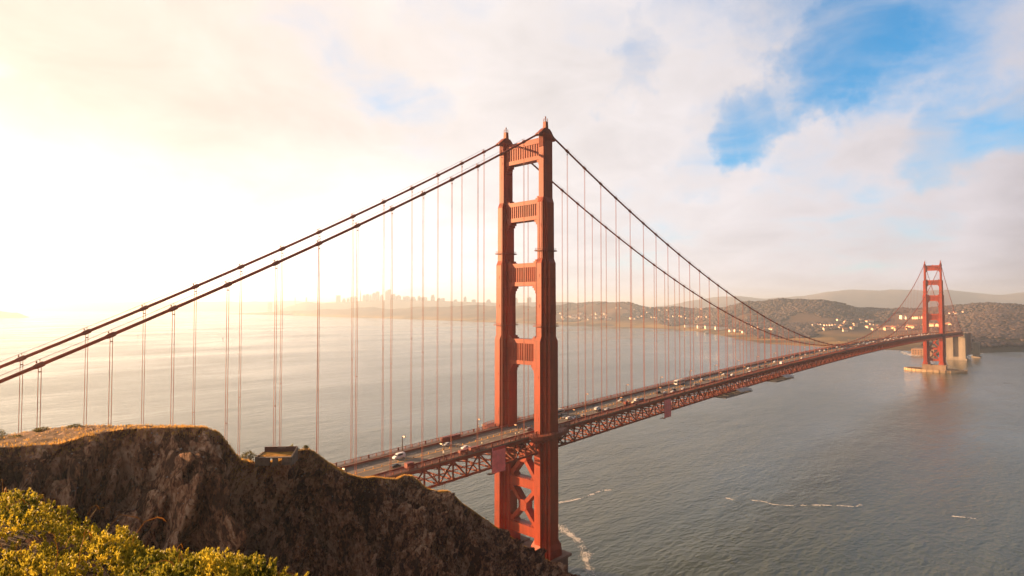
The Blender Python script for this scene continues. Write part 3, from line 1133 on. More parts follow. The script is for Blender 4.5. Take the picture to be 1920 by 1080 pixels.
m.build('fender', M['fender'], tower1)

# deck pieces follow the road profile
YS_ALL = [YN + k * (YS - YN) / 426 for k in range(427)]


def strip(name, x0, x1, dz, th, material, y0=YN, y1=YS, step=None, parent=bridge):
    m = MB()
    ys = [y for y in YS_ALL if y0 <= y <= y1]
    vs, fs = [], []
    for y in ys:
        z = road(y) + dz
        vs += [(x0, y, z), (x1, y, z), (x1, y, z - th), (x0, y, z - th)]
    for i in range(len(ys) - 1):
        for k in range(4):
            fs.append((i * 4 + k, i * 4 + (k + 1) % 4, (i + 1) * 4 + (k + 1) % 4, (i + 1) * 4 + k))
    m.add(vs, fs)
    return m.build(name, material, parent)


strip('roadway', -9.3, 9.3, 0, .5, M['asphalt'])
for s_ in (1, -1):
    sw_ = strip('sidewalk', min(s_ * 9.32, s_ * 14.0), max(s_ * 9.32, s_ * 14.0), .28, .6, M['sidewalk'])
    strip('kerb_girder', min(s_ * 9.34, s_ * 9.6), max(s_ * 9.34, s_ * 9.6), .95, .67, M['orange_dark'], parent=sw_)
# lane paint
m = MB()
for x_ in (-6.1, -3.05, 3.05, 6.1):
    y = -200.0
    while y < 1500:
        z0, z1 = road(y) + .012, road(y + 3) + .012
        m.add([(x_ - .12, y, z0), (x_ + .12, y, z0), (x_ + .12, y + 3, z1), (x_ - .12, y + 3, z1)], [(0, 1, 2, 3)])
        y += 12
m.build('lane_marking', M['white'], bridge)['kind'] = 'stuff'
m = MB()
for y in [YN + 4 * k for k in range(int((YS - YN) / 4))]:     # movable yellow median posts and base line
    z = road(y)
    m.add([(-.2, y, z + .014), (.2, y, z + .014), (.2, y + 4, road(y + 4) + .014), (-.2, y + 4, road(y + 4) + .014)], [(0, 1, 2, 3)])
    m.box((0, y, z + .38), (.22, .22, .74))
m.build('median_line', M['yellow'], bridge)

# outer railings: posts, top rail, pickets read as a band
for s_ in (1, -1):
    m = MB()
    ys = [YN + 3.81 * k for k in range(int((YS - YN) / 3.81) + 1)]
    for i, y in enumerate(ys):
        z = road(y) + .28
        big = (i % 4 == 0)
        m.box((s_ * 14.05, y, z + .72), (.28 if not big else .45, .3 if not big else .6, 1.55 if big else 1.4))
        if i + 1 < len(ys):
            y2 = ys[i + 1]
            z2 = road(y2) + .28
            for dz, h in ((1.3, .16), (.18, .14)):
                m.beam((s_ * 14.05, y, z + dz), (s_ * 14.05, y2, z2 + dz), .16, h)
            if y < 700:
                for k in range(1, 10):
                    q = k / 10
                    yy = y + (y2 - y) * q
                    zz = z + (z2 - z) * q
                    m.box((s_ * 14.05, yy, zz + .74), (.05, .11, 1.0))
            else:
                m.beam((s_ * 14.05, y, z + .74), (s_ * 14.05, y2, z2 + .74), .06, .6)
    m.build('railing', M['orange_dark'], bridge)
# stiffening trusses with floor beams and bottom bracing
panels = [PAN * k for k in range(-45, 214)]
TD = 9.3
for s_ in (1, -1):
    m = MB()
    for i, y in enumerate(panels[:-1]):
        y2 = panels[i + 1]
        zt0, zt1 = road(y) - .95, road(y2) - .95
        zb0, zb1 = zt0 - 7.9, zt1 - 7.9
        m.beam((s_ * W, y, zt0), (s_ * W, y2, zt1), .75, 1.3)
        m.beam((s_ * W, y, zb0), (s_ * W, y2, zb1), .75, .9)
        m.beam((s_ * W, y, zb0), (s_ * W, y, zt0), .55, .62)
        if (i + 45) % 2: m.beam((s_ * W, y, zb0), (s_ * W, y2, zt1), .46, .55)
        else: m.beam((s_ * W, y, zt0), (s_ * W, y2, zb1), .46, .55)
        m.box((s_ * W, y, zb0 + .2), (.9, 1.5, 1.5))
        m.box((s_ * W, y, zt0 - .5), (.9, 1.5, 1.2))
    m.build('truss', M['orange_dark'], bridge)  # the darker orange carries the truss's shaded side in its colour
m = MB()
for i, y in enumerate(panels):
    z = road(y) - .62
    m.box((0, y, z - .95), (2 * W - .9, .5, 1.9))             # floor beam
    zb = z - 8.2
    m.beam((-W + .3, y, zb), (W - .3, y, zb), .5, .6)
    m.beam((-W + .4, y, zb), (0, y, z - 1.9), .35, .35)
    m.beam((W - .4, y, zb), (0, y, z - 1.9), .35, .35)
    if i + 1 < len(panels):
        y2, zb2 = panels[i + 1], road(panels[i + 1]) - 8.82
        s_ = 1 if i % 2 else -1
        m.beam((s_ * (W - .4), y, zb), (0, y2, zb2), .4, .4)
        m.beam((-s_ * (W - .4), y, zb), (0, y2, zb2), .4, .4)
        for x_ in (-7.5, -4.5, -1.5, 1.5, 4.5, 7.5):
            m.beam((x_, y, z - .35), (x_, y2, road(y2) - .97), .3, .6)
        for x_ in (-5.0, 5.0):                                # inspection gangways
            m.beam((x_, y, zb + .5), (x_, y2, zb2 + .5), 1.2, .12)
m.build('floor_framing', M['orange_dark'], bridge)
# bowed walkways round the tower legs
for (ty) in (0.0, 1280.2):
    for s_ in (1, -1):
        m = MB()
        n = 22
        pts = []
        for k in range(n + 1):
            a_ = -math.pi / 2 + math.pi * k / n
            yy = 13.5 * math.sin(a_)
            xx = 14.0 + 7.4 * max(0, math.cos(a_)) ** .55
            pts.append((xx, ty + yy))
        for k in range(n):
            z0, z1 = road(pts[k][1]) + .28, road(pts[k + 1][1]) + .28
            x0, y0 = pts[k]
            x1, y1 = pts[k + 1]
            vs = []
            for (xx, yy, zz) in ((x0, y0, z0), (x1, y1, z1)):
                vs += [(s_ * 13.9, yy, zz + .004), (s_ * xx, yy, zz + .004), (s_ * xx, yy, zz - 1.6), (s_ * 13.9, yy, zz - 1.6)]
            m.add(vs, [(0, 1, 5, 4), (1, 2, 6, 5), (2, 3, 7, 6)])
            m.beam((s_ * x0, y0, z0 + 1.3), (s_ * x1, y1, z1 + 1.3), .16, .16)
            m.beam((s_ * x0, y0, z0 + .2), (s_ * x1, y1, z1 + .2), .14, .14)
            m.box((s_ * x0, y0, z0 + .7), (.2, .2, 1.4))
            for q in (.25, .5, .75):
                m.box((s_ * (x0 + (x1 - x0) * q), y0 + (y1 - y0) * q, z0 + .72), (.06, .06, 1.1))
        for dy in (-10.5, -5.2, 5.2, 10.5):
            z = road(ty) - 1.4
            m.beam((s_ * 14.0, ty + dy, z - 4.5), (s_ * 19.5, ty + dy * .8, z), .5, .6)
        m.build('bowed_walkway', M['orange_dark'], bridge)

# main cables with bands, hand ropes and suspenders
SUSP = []
for s_ in (1, -1):
    ys = [YN + 8 * k for k in range(int(343 / 8) + 1)] + [-4, 0, 4] + [10 + 10 * k for k in range(127)] + [1276, 1280.2, 1284] + [1290 + 8 * k for k in range(42)]
    ys = sorted(set(ys))
    m = MB()
    m.tube([(s_ * W, y, cable_z(y)) for y in ys if y <= -3.9] + [(s_ * W, 0, 222.7)] + [(s_ * W, y, cable_z(y)) for y in ys if 3.9 <= y <= 1277] +
           [(s_ * W, 1280.2, 222.7)] + [(s_ * W, y, cable_z(y)) for y in ys if y >= 1283.9], .47, 10)
    cable = m.build('main_cable', M['orange'], bridge, smooth=True)
    BANDS, ropes = [], {}
    hang = [-15.24 * k - 1.1 for k in range(1, 22)] + [15.24 * k + 2.5 for k in range(1, 84)] + [1280.2 + 15.24 * k + 1.1 for k in range(1, 22)]
    prev = None
    for y in sorted(hang):
        z = cable_z(y)
        sl_ = (cable_z(y + .5) - cable_z(y - .5))
        u_ = Vector((0, 1, sl_)).normalized()
        c_ = Vector((s_ * W, y, z))
        mb_ = MB()
        mb_.tube([c_ - u_ * .9, c_ + u_ * .9], .68, 10)
        mb_.tube([c_ - u_ * 1.35, c_ - u_ * .9], .58, 10)
        mb_.box((s_ * W, y - .7, z + .75), (.3, .35, .5))
        BANDS.append((math.hypot(c_.x - CX, y - CY), mb_))
        mh = ropes.setdefault(-1 if y < 0 else (0 if y < 1280 else 1), MB())
        for q in (.42, -.42):
            mh.beam((s_ * W + q, y, z + .3), (s_ * W + q, y, z + 1.55), .07, .07)
            if prev is not None and y - prev < 20:
                mh.tube([(s_ * W + q, prev, cable_z(prev) + 1.5), (s_ * W + q, (prev + y) / 2, (cable_z(prev) + z) / 2 + 1.42), (s_ * W + q, y, z + 1.5)], .028, 4, False)
        prev = y
        if z - road(y) > 1.0 and not (abs(y) < 8):
            dist = math.hypot(s_ * W - CX, y - CY)
            SUSP.append((dist / max(z - road(y), 4), s_, y, z))
    BANDS.sort(key=lambda q: q[0])
    rest = MB()
    for i, (_, mb_) in enumerate(BANDS):
        if i < 50: mb_.build('cable_band', M['orange_dark'], cable)
        else: rest.add(mb_.v, mb_.f)
    rest.build('cable_band', M['orange_dark'], cable)['kind'] = 'stuff'
    for mh in ropes.values(): mh.build('hand_rope', M['orange_dark'], cable)
SUSP.sort()


def susp_mesh(m, s_, y, z):
    zb = road(y) - .3
    for q in (-.3, .3):
        m.tube([(s_ * W, y + q, zb), (s_ * W, y + q, z - .3)], .088, 6, False)
    m.box((s_ * W, y, z - 1.7), (.24, .8, .28))
    if z - zb > 45:
        m.box((s_ * W, y, zb + (z - zb) * .42), (.2, .76, .22))
    m.box((s_ * W, y, zb + .3), (.5, 1.0, .6))


mrest = MB()
for i, (_, s_, y, z) in enumerate(SUSP):
    if i < 100:
        m = MB()
        susp_mesh(m, s_, y, z)
        m.build('suspender', M['rope'], bridge)
    else:
        susp_mesh(mrest, s_, y, z)
mrest.build('suspender', M['rope'], bridge)['kind'] = 'stuff'

# concrete pylons at the far end
def pylon(name, x0, x1, y0, y1, zt, label, slot=True):
    m = MB()
    if slot:
        c0, c1 = x0 + (x1 - x0) * .36, x0 + (x1 - x0) * .64
        m.box(((x0 + c0) / 2, (y0 + y1) / 2, zt / 2), (c0 - x0, y1 - y0, zt))
        m.box(((x1 + c1) / 2, (y0 + y1) / 2, zt / 2), (x1 - c1, y1 - y0, zt))
        m.box(((c0 + c1) / 2, (y0 + y1) / 2, zt - 5), (c1 - c0, y1 - y0 - .6, 10))
        m.box(((c0 + c1) / 2, (y0 + y1) / 2 + 3, zt / 2 - 5), (c1 - c0, y1 - y0 - 8, zt - 10.01))
        m.box(((c0 + c1) / 2, (y0 + y1) / 2, 4), (c1 - c0, y1 - y0 - .4, 8))
    else:
        m.box(((x0 + x1) / 2, (y0 + y1) / 2, zt / 2), (x1 - x0, y1 - y0, zt))
        m.box(((x0 + x1) / 2, y0 - .4, zt / 2), ((x1 - x0) * .4, .8, zt - 8))
    o = m.build(name, M['concrete'])
    tag(o, label, 'pylon')
    mm = MB()
    mm.box(((x0 + x1) / 2, (y0 + y1) / 2, 1.5), (x1 - x0 + 6, y1 - y0 + 6, 5))
    mm.build('plinth', M['concrete'], o)
    for k in range(4):
        mm = MB()
        z_ = zt * (.2 + .2 * k)
        mm.box(((x0 + x1) / 2, y1 + .11, z_), (x1 - x0 - 2, .2, .5))
        if k == 3: mm.build('string_course', M['concrete'], o)
    return o


PYL = pylon('concrete_pylon', -22, 17, 1628, 1650, 68.5, 'tall pale concrete pylon with a dark slot carrying the far end of the bridge')
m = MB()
m.box((1.3, 1698, 38), (30, 95, 56))  # solid dark block stands for the steel arch together with its shade
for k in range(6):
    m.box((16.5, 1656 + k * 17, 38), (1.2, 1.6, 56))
m.build('shaded_arch_block', M['pier'], PYL)
pylon('concrete_pylon', 20, 34, 1748, 1764, 40, 'lower concrete block pier on the shore just behind the tall slotted pylon', False)


# ------------------------------------------------------------------ lamps along the bridge
def make_lamp():
    o = empty('street_lamp')
    m = MB()
    m.box((0, 0, .35), (.5, .5, .7))
    m.tube([(0, 0, .6), (0, 0, 5.9)], [.22, .16], 8)
    m.build('pole', M['lamp_iron'], o)
    m = MB()
    m.tube([(0, 0, 5.5), (.1, 0, 6.0), (.5, 0, 6.35), (1.3, 0, 6.4)], [.15, .14, .12, .1], 6)
    m.beam((0, 0, 5.2), (.7, 0, 6.3), .07, .07)
    m.build('bracket', M['lamp_iron'], o)
    m = MB()
    m.taper((1.5, 0), (1.5, .75), (1.2, .5), 6.28, 6.62)
    hd = m.build('lamp_head', M['lampo'], o)
    m = MB()
    m.taper((1.5, 0), (1.0, .45), (1.3, .6), 6.08, 6.28)
    m.build('lens', M['lampw'], hd)
    return register(o)


lamp0 = make_lamp()
first = True
LAMPS = []
for k in range(-2, 29):
    LAMPS.append((-12.9, 69.8 + 45.72 * (k - 2) + (0 if k else 0), 0))
    LAMPS.append((12.9, 71.8 + 45.72 * (k - 2), math.pi))
lab_near = {(-12.9, -2): 'lamp post on the east walkway beyond the white van', }
for (x_, y_, rz) in LAMPS:
    if y_ < -140 or 1268 < y_ < 1292 or abs(y_) < 16: continue
    o = lamp0 if first else copy_tree(lamp0)
    first = False
    o.location = (x_, y_, road(y_) + .28)
    o.rotation_euler = (0, 0, rz)
    side = 'far east' if x_ < 0 else 'near west'
    if y_ < 0:
        if x_ < 0: lb = 'curved lamp post on the far walkway above the white van' if y_ < -40 else 'curved lamp post on the far walkway beside the two short lantern posts'
        else: lb = 'lamp post with a white square sign on the near railing above the black car' if y_ < -40 else 'lamp post on the near railing beside the near tower'
        tag(o, lb, 'lamp post', 'lamp posts along the bridge')
    elif y_ < 300:
        k = int((y_ - 20) / 45.72)
        ordw = ['first', 'second', 'third', 'fourth', 'fifth', 'sixth', 'seventh'][min(k, 6)]
        tag(o, ('hooked lamp post above the far railing, %s one past the near tower' if x_ < 0 else 'dark lamp post by the near railing, %s one past the near tower') % ordw, 'lamp post', 'lamp posts along the bridge')
    else:
        tag(o, 'small hooked lamp post far along the %s railing towards the far tower' % side, 'lamp post', 'small lamp posts on the far %s railing' % side.split()[1])
    if x_ > 0 and -75 < y_ < -60:
        m = MB()
        m.box((0, .14, 3.3), (.9, .05, 1.1))
        m.build('sign_plate', M['white'], o)
    if x_ > 0 and y_ < -60:
        pass


def make_post():
    o = empty('bollard_light')
    m = MB()
    m.tube([(0, 0, 0), (0, 0, 2.5)], [.12, .09], 8)
    m.build('pole', M['orange_dark'], o)
    m = MB()
    m.taper((0, 0), (.32, .32), (.5, .5), 2.5, 3.0)
    m.taper((0, 0), (.6, .6), (.2, .2), 3.0, 3.15)
    m.build('lantern', M['lampw'], o)
    return register(o)


post0 = make_post()
PO = [(-12.6, -21.0, 'short lantern post of the far walkway pair, farther from the tower'), (-12.6, -18.4, 'short lantern post of the far walkway pair, closer to the tower'),
      (12.6, -21.0, 'short lantern post of the near walkway pair, farther from the tower'), (12.6, -18.6, 'short lantern post of the near walkway pair, closer to the tower'),
      (13.2, -43.5, 'short pale lantern post on the near railing just before the pinkish tarp'), (13.2, 33.5, 'short white-topped lantern post on the near railing past the tower')]
for i, (x_, y_, lb) in enumerate(PO):
    o = post0 if i == 0 else copy_tree(post0)
    o.location = (x_, y_, road(y_) + .28)
    tag(o, lb, 'lantern post', 'short lantern posts on the walkways')


# ------------------------------------------------------------------ vehicles
def car_body(kind):
    """profile sections along the length: (y, half width, z bottom, z beltline, z roof, roof half width)"""
    if kind == 'car':
        return 4.6, 1.82, [(-2.3, .62, .35, .62, .62), (-2.15, .8, .28, .78, .78), (-1.3, .9, .25, .88, .9), (-.75, .91, .25, .92, 1.36), (-.2, .91, .25, .93, 1.46), (.7, .91, .25, .95, 1.45), (1.5, .9, .25, .98, 1.08), (2.1, .85, .3, .95, .98), (2.3, .74, .4, .8, .82)]
    if kind == 'suv':
        return 4.7, 1.9, [(-2.35, .7, .42, .75, .78), (-2.2, .86, .35, .95, .98), (-1.4, .95, .32, 1.05, 1.08), (-.85, .96, .32, 1.08, 1.62), (-.2, .96, .32, 1.1, 1.76), (1.3, .96, .32, 1.1, 1.74), (2.0, .95, .34, 1.1, 1.62), (2.3, .88, .4, 1.05, 1.1), (2.36, .8, .5, .9, .92)]
    if kind == 'van':
        return 5.6, 2.0, [(-2.8, .75, .42, .8, .85), (-2.65, .92, .36, 1.05, 1.1), (-1.9, 1.0, .33, 1.25, 1.35), (-1.2, 1.02, .33, 1.3, 2.1), (-.6, 1.02, .33, 1.3, 2.32), (1.5, 1.02, .33, 1.3, 2.36), (2.5, 1.02, .33, 1.3, 2.3), (2.75, 1.0, .35, 1.3, 2.2), (2.8, .95, .4, 1.3, 1.9)]


def make_car(name, kind):
    o = empty(name)
    ln, wd, S = car_body(kind)
    rings = []
    for (y, hw, zb, zbelt, zr) in S:
        cab = zr > zbelt + .12
        rw = hw * (.78 if cab else .93)
        rings.append([(-hw * .93, y, zb), (hw * .93, y, zb), (hw, y, zb + .2), (hw, y, zbelt), (rw, y, zr - (.06 if cab else 0.01)), (rw * .7, y, zr), (-rw * .7, y, zr), (-rw, y, zr - (.06 if cab else 0.01)), (-hw, y, zbelt), (-hw, y, zb + .2)])
    m = MB()
    m.loft(rings)
    m.build('body', M['paint'], o, smooth=False)
    g = MB()                                                   # side glass, windscreen, rear window, proud of the body
    cabs = [k for k, s in enumerate(S) if s[4] > s[3] + .25]
    k0, k1 = cabs[0], cabs[-1]
    for s_ in (1, -1):
        for k in range(k0, k1):
            if kind == 'van' and k > k0 + 1: break
            q = []
            for kk, f in ((k, .12 if k == k0 else .02), (k + 1, .98 if k + 1 < k1 else .88)):
                A = np.array(rings[k][3]), np.array(rings[k][4])
                B_ = np.array(rings[k + 1][3]), np.array(rings[k + 1][4])
                lo = A[0] * (1 - f) + B_[0] * f
                hi = A[1] * (1 - f) + B_[1] * f
                q.append(lo * .9 + hi * .1)
                q.append(lo * .2 + hi * .8)
            q = [np.array([s_ * (abs(p[0]) + .015), p[1], p[2]]) for p in q]
            g.add([q[0], q[2], q[3], q[1]], [(0, 1, 2, 3)])
    for (ka, kb, dy) in ((k0 - 1, k0, -.02), (k1, k1 + 1, .02)):
        if kind == 'van' and ka == k1: continue
        a_, b_ = (rings[ka], rings[kb])
        lo, hi = (a_, b_) if S[ka][4] < S[kb][4] else (b_, a_)
        pl = [np.array(lo[4]) * .85 + np.array(hi[4]) * .15, np.array(hi[4]) * .88 + np.array(lo[4]) * .12]
        pts = [(pl[0][0] * .95, pl[0][1] + dy, pl[0][2] + .03), (-pl[0][0] * .95, pl[0][1] + dy, pl[0][2] + .03), (-pl[1][0] * .9, pl[1][1] + dy, pl[1][2] + .03), (pl[1][0] * .9, pl[1][1] + dy, pl[1][2] + .03)]
        g.add(pts, [(0, 1, 2, 3)])
    me = g.mesh('window')
    link_mesh('window', me, M['glass'], o)
    for s_ in (1, -1):
        for yy in (-ln * .31, ln * .30):
            wv_ = MB()
            wv_.tube([(s_ * (wd / 2 - .22), yy, .33), (s_ * (wd / 2 + .0), yy, .33)], .33, 14)
            w_ = wv_.build('wheel', M['black'], o)
            wr = MB()
            wr.tube([(s_ * (wd / 2), yy, .33), (s_ * (wd / 2 + .02), yy, .33)], .2, 10)
            wr.build('rim', M['chrome'], w_)
        hl = MB()
        hl.box((s_ * .62, S[1][0] - .04, (S[1][2] + S[1][3]) / 2 + .12), (.34, .14, .16))
        hl.build('headlight', M['lampw'], o)
        tl = MB()
        tl.box((s_ * .66, S[-1][0] - .04, S[-1][3] - .12), (.26, .16, .18))
        tl.build('tail_light', M['red_light'], o)
    return register(o)


def make_bus():
    o = empty('city_bus')
    m = MB()
    prof = [(-1.25, .35), (1.25, .35), (1.28, .9), (1.27, 2.9), (1.1, 3.15), (-1.1, 3.15), (-1.27, 2.9), (-1.28, .9)]
    m.prism([(a_, c_) for a_, c_ in prof], 'y', -6.0, 6.0)
    m.build('body', M['paint'], o)
    m = MB()
    m.box((0, .3, 3.3), (2.0, 9.5, .3))
    m.build('roof_unit', M['white'], o)
    m = MB()
    for s_ in (1, -1):
        m.box((s_ * 1.285, .1, 2.2), (.03, 11.2, .95))
    m.box((0, -6.02, 2.05), (2.2, .04, 1.5))
    m.box((0, 6.02, 2.3), (1.9, .04, .8))
    m.build('window', M['glass'], o)
    m = MB()
    for s_ in (1, -1):
        m.box((s_ * 1.29, 0, 1.25), (.03, 11.9, .35))
    m.build('yellow_stripe', M['yellow'], o)
    for s_ in (1, -1):
        for yy in (-3.9, 3.2):
            w_ = MB()
            w_.tube([(s_ * 1.0, yy, .48), (s_ * 1.3, yy, .48)], .48, 14)
            w_.build('wheel', M['black'], o)
        h = MB()
        h.box((s_ * .95, -6.03, .85), (.4, .06, .25))
        h.build('headlight', M['lampw'], o)
    return register(o)


def make_truck():
    o = empty('flatbed_truck')
    m = MB()
    m.loft([[(-1.0, y, .5), (1.0, y, .5), (1.0, y, zb), (.85, y, zr), (-.85, y, zr), (-1.0, y, zb)] for (y, zb, zr) in ((-3.3, 1.1, 1.2), (-2.7, 1.25, 1.3), (-2.2, 1.3, 2.1), (-1.1, 1.3, 2.15), (-1.0, 1.3, 2.0))])
    m.build('cab', M['paint'], o)
    m = MB()
    m.box((0, 1.2, .85), (2.1, 4.3, .3))
    m.box((0, -.85, 1.5), (2.1, .12, 1.2))
    m.build('flatbed', M['black'], o)
    m = MB()
    m.box((0, 1.6, 1.75), (1.9, 2.6, 1.5))
    m.build('load', M['crate'], o)
    m = MB()
    m.add([(-.8, -2.28, 1.45), (.8, -2.28, 1.45), (.75, -2.21, 2.0), (-.75, -2.21, 2.0)], [(0, 1, 2, 3)])
    for s_ in (1, -1):
        m.box((s_ * .97, -1.6, 1.7), (.06, .8, .5))
    m.build('window', M['glass'], o)
    for s_ in (1, -1):
        for yy in (-2.3, 2.2):
            w_ = MB()
            w_.tube([(s_ * .75, yy, .42), (s_ * 1.03, yy, .42)], .42, 12)
            w_.build('wheel', M['black'], o)
    return register(o)


proto = {'car': make_car('car', 'car'), 'suv': make_car('suv', 'suv'), 'van': make_car('van', 'van'), 'bus': make_bus(), 'truck': make_truck()}
used = set()


def paint(o, c):
    for ch in [o] + list(o.children):
        ch.color = (*c, 1)


WH, SI, BK, DB, GR, TAN, ORG = (.75, .75, .76), (.42, .43, .45), (.03, .03, .035), (.05, .07, .13), (.16, .165, .17), (.34, .24, .17), (.65, .2, .05)


def vehicle(kind, x, y, c, label, cat, group='vehicles on the bridge roadway', parts=True):
    if kind in used:
        o = copy_tree(proto[kind])
    else:
        o = proto[kind]
        used.add(kind)
    g = (road(y + 1) - road(y - 1)) / 2
    south = x > 0                                              # near half drives away from the camera
    o.location = (x, y, road(y) + .016)
    o.rotation_euler = (math.atan(g) * (-1 if south else 1), 0, math.pi if south else 0)
    o.rotation_mode = 'XYZ'
    paint(o, c)
    tag(o, label, cat, group)
    return o


vehicle('van', -4.3, -75.5, WH, 'white panel van driving towards the cliff on the far lanes', 'van')
vehicle('car', 5.2, -84, BK, 'black car on the near lanes beside the tall red box', 'car')
vehicle('car', -4.4, -48.6, SI, 'silver grey car on the far lanes behind the white van', 'car')
vehicle('car', 6.3, -47, WH, 'white saloon car beside two red boxes before the pinkish tarp', 'car')
vehicle('car', 4.6, -2.5, GR, 'dark car half hidden in front of the near tower leg', 'car')
vehicle('bus', -6.6, 33, WH, 'white bus half hidden behind the near tower leg', 'bus')
vehicle('car', .9 + .8, 31, GR, 'dark grey car between the hidden bus and a white car', 'car')
vehicle('car', 4.2, 31, WH, 'white car abreast of the bus by the near tower leg', 'car')
vehicle('car', 7.3, 32.5, DB, 'dark blue car behind the near railing abreast of the half hidden bus', 'car')
vehicle('suv', 7.6, 40, TAN, 'tan brown off-roader by the white-topped lantern post', 'car')
vehicle('suv', 2.0, 61, WH, 'white estate car in the middle of the roadway with a dark car at its side', 'car')
vehicle('car', 4.8, 58.5, BK, 'dark car close beside the white estate car', 'car')
vehicle('car', 7.4, 63, SI, 'silver car in the lit near lane behind the white estate car', 'car')
vehicle('car', -2.1, 92, SI, 'pale silver car on the far lanes behind a lamp post', 'car')
vehicle('suv', 5.0, 99.5, WH, 'bright white off-roader in front of the second tarp', 'car')
vehicle('truck', 7.8, 83.5, ORG, 'small flatbed truck with an orange load', 'truck')
vehicle('car', 7.7, 91.5, (.7, .62, .45), 'cream car directly behind the orange loaded truck', 'car')
vehicle('suv', 7.5, 101.5, DB, 'dark blue off-roader hugging the near railing ahead of the orange loaded truck', 'car')
vehicle('suv', 1.8, 132, BK, 'black off-roader in the middle lanes above the second tarp', 'car')
vehicle('car', 5.4, 134, SI, 'first silver car of the pair above the edge of the mauve tarp', 'car')
vehicle('car', 7.8, 141, SI, 'second silver car of the pair above the edge of the mauve tarp', 'car')
vehicle('suv', 4.7, 148, BK, 'black off-roader behind the pair of silver cars', 'car')
vehicle('bus', -6.6, 178, WH, 'white bus with yellow stripe beside the far railing under a lamp post', 'bus')
vehicle('car', 7.8, 156, SI, 'pale car in the lit near lane below the striped bus', 'car')
vehicle('suv', 6.5, 176, GR, 'dark grey off-roader in the near lanes abreast of the striped bus', 'car')
vehicle('car', -1.8, 205, SI, 'silver car on the far lanes past the striped bus', 'car')
vehicle('car', 7.3, 205, BK, 'dark car in the lit near lane level with the silver car past the bus', 'car')
vehicle('car', 7.5, 221, GR, 'grey car in the lit near lane above the first work platform', 'car')
vehicle('car', -1.6, 244, WH, 'white car first of three abreast above the first work platform', 'car')
vehicle('car', 2.1, 246, BK, 'black car in the middle of three abreast above the first work platform', 'car')
vehicle('car', 5.1, 245, WH, 'white car by the sunlit side of three abreast above the first work platform', 'car')
vehicle('car', 7.8, 233, BK, 'black car tight to the near railing above the first work platform', 'car')
vehicle('car', -1.7, 296, WH, 'white car on the far lanes above the second work platform', 'car')
vehicle('car', 7.8, 275, SI, 'silver car by the near railing between the two work platforms', 'car')
vehicle('suv', 1.5, 311, GR, 'grey off-roader in the middle lanes above the second work platform', 'car')
vehicle('suv', 4.3, 320, BK, 'black off-roader in the near lanes above the second work platform', 'car')
vehicle('car', -2.4, 362, WH, 'white car alone on the far lanes beyond the second work platform', 'car')
vehicle('van', 7.4, 352, WH, 'tall white van in the near lane beyond the second work platform', 'van')
FARX = [(-4.6, 420), (6.3, 414), (-3.0, 457), (-1.6, 476), (-6.4, 519), (-3.9, 528), (7.4, 470)]
for x_, y_ in FARX:
    vehicle('car', x_, y_, random.choice([WH, SI, BK]), 'small car on the middle stretch of the deck where the cables come down', 'car', 'small cars on the middle stretch of the deck')
for k in range(74):                                            # dense small traffic towards the far tower
    y_ = 545 + k * 9.6 + random.uniform(-3, 3)
    x_ = random.choice([-7.4, -4.5, -1.6, 1.6, 4.5, 7.4])
    vehicle(random.choice(['car', 'car', 'suv']), x_, y_, random.choice([WH, WH, SI, BK, GR]), 'tiny car in the dense traffic towards the far tower', 'car', 'tiny cars towards the far tower')


# ------------------------------------------------------------------ works on the bridge
def make_tarp(name, y0, y1, zt, zb, x, red, label):
    o = empty(name, (x, (y0 + y1) / 2, zb))
    h, w = zt - zb, y1 - y0
    V, Fq = [], []
    nu, nv = 14, 18
    for side in (0, 1):
        for i in range(nu):
            for j in range(nv):
                yy = -w / 2 + w * i / (nu - 1)
                zz = h * j / (nv - 1)
                V.append((.06 * math.sin(zz * 1.9 + yy * .8) * (1 if 0 < j < nv - 1 else .3) - side * .05, yy, zz))
    g = grid_faces(nu, nv)
    np_mesh('sheet', V, np.concatenate([g, g[:, ::-1] + nu * nv]), M['tarp'], o, True)
    m = MB()
    for j in range(7):
        m.beam((.10, -w / 2, h * (j + .5) / 7), (.10, w / 2, h * (j + .5) / 7), .05, .06)
    m.build('batten', M['tarp_grey'] if not red else M['tarp'], o)
    m = MB()
    for yy in (-w / 2, w / 2):
        m.beam((-.15, yy, 0), (-.15, yy, h), .16, .16)
        m.beam((-.15, yy, h - .3), (-.5, yy, h - .3), .14, .14)
    m.beam((-.15, -w / 2, h), (-.15, w / 2, h), .16, .16)
    m.beam((-.15, -w / 2, 0), (-.15, w / 2, 0), .16, .16)
    m.box((-1.3, -w / 2 + .5, -.3), (2.4, 3.2, .22))
    m.build('frame', M['steel_grey'], o)
    if red:
        m = MB()
        m.box((.13, .2, h - .62), (.05, w - .6, 1.25))
        m.build('top_band', M['tarp_red'], o)
    tag(o, label, 'tarp', 'tarps hung on the truss')
    return o


make_tarp('hanging_tarp', -38.8, -30.2, 72.6, 61.2, 14.75, True, 'pinkish red tarp with bright red top band hung on the truss')
make_tarp('hanging_tarp', 116.5, 125.2, 76.0, 64.6, 14.75, False, 'plain mauve tarp hung on the truss beyond the near tower')


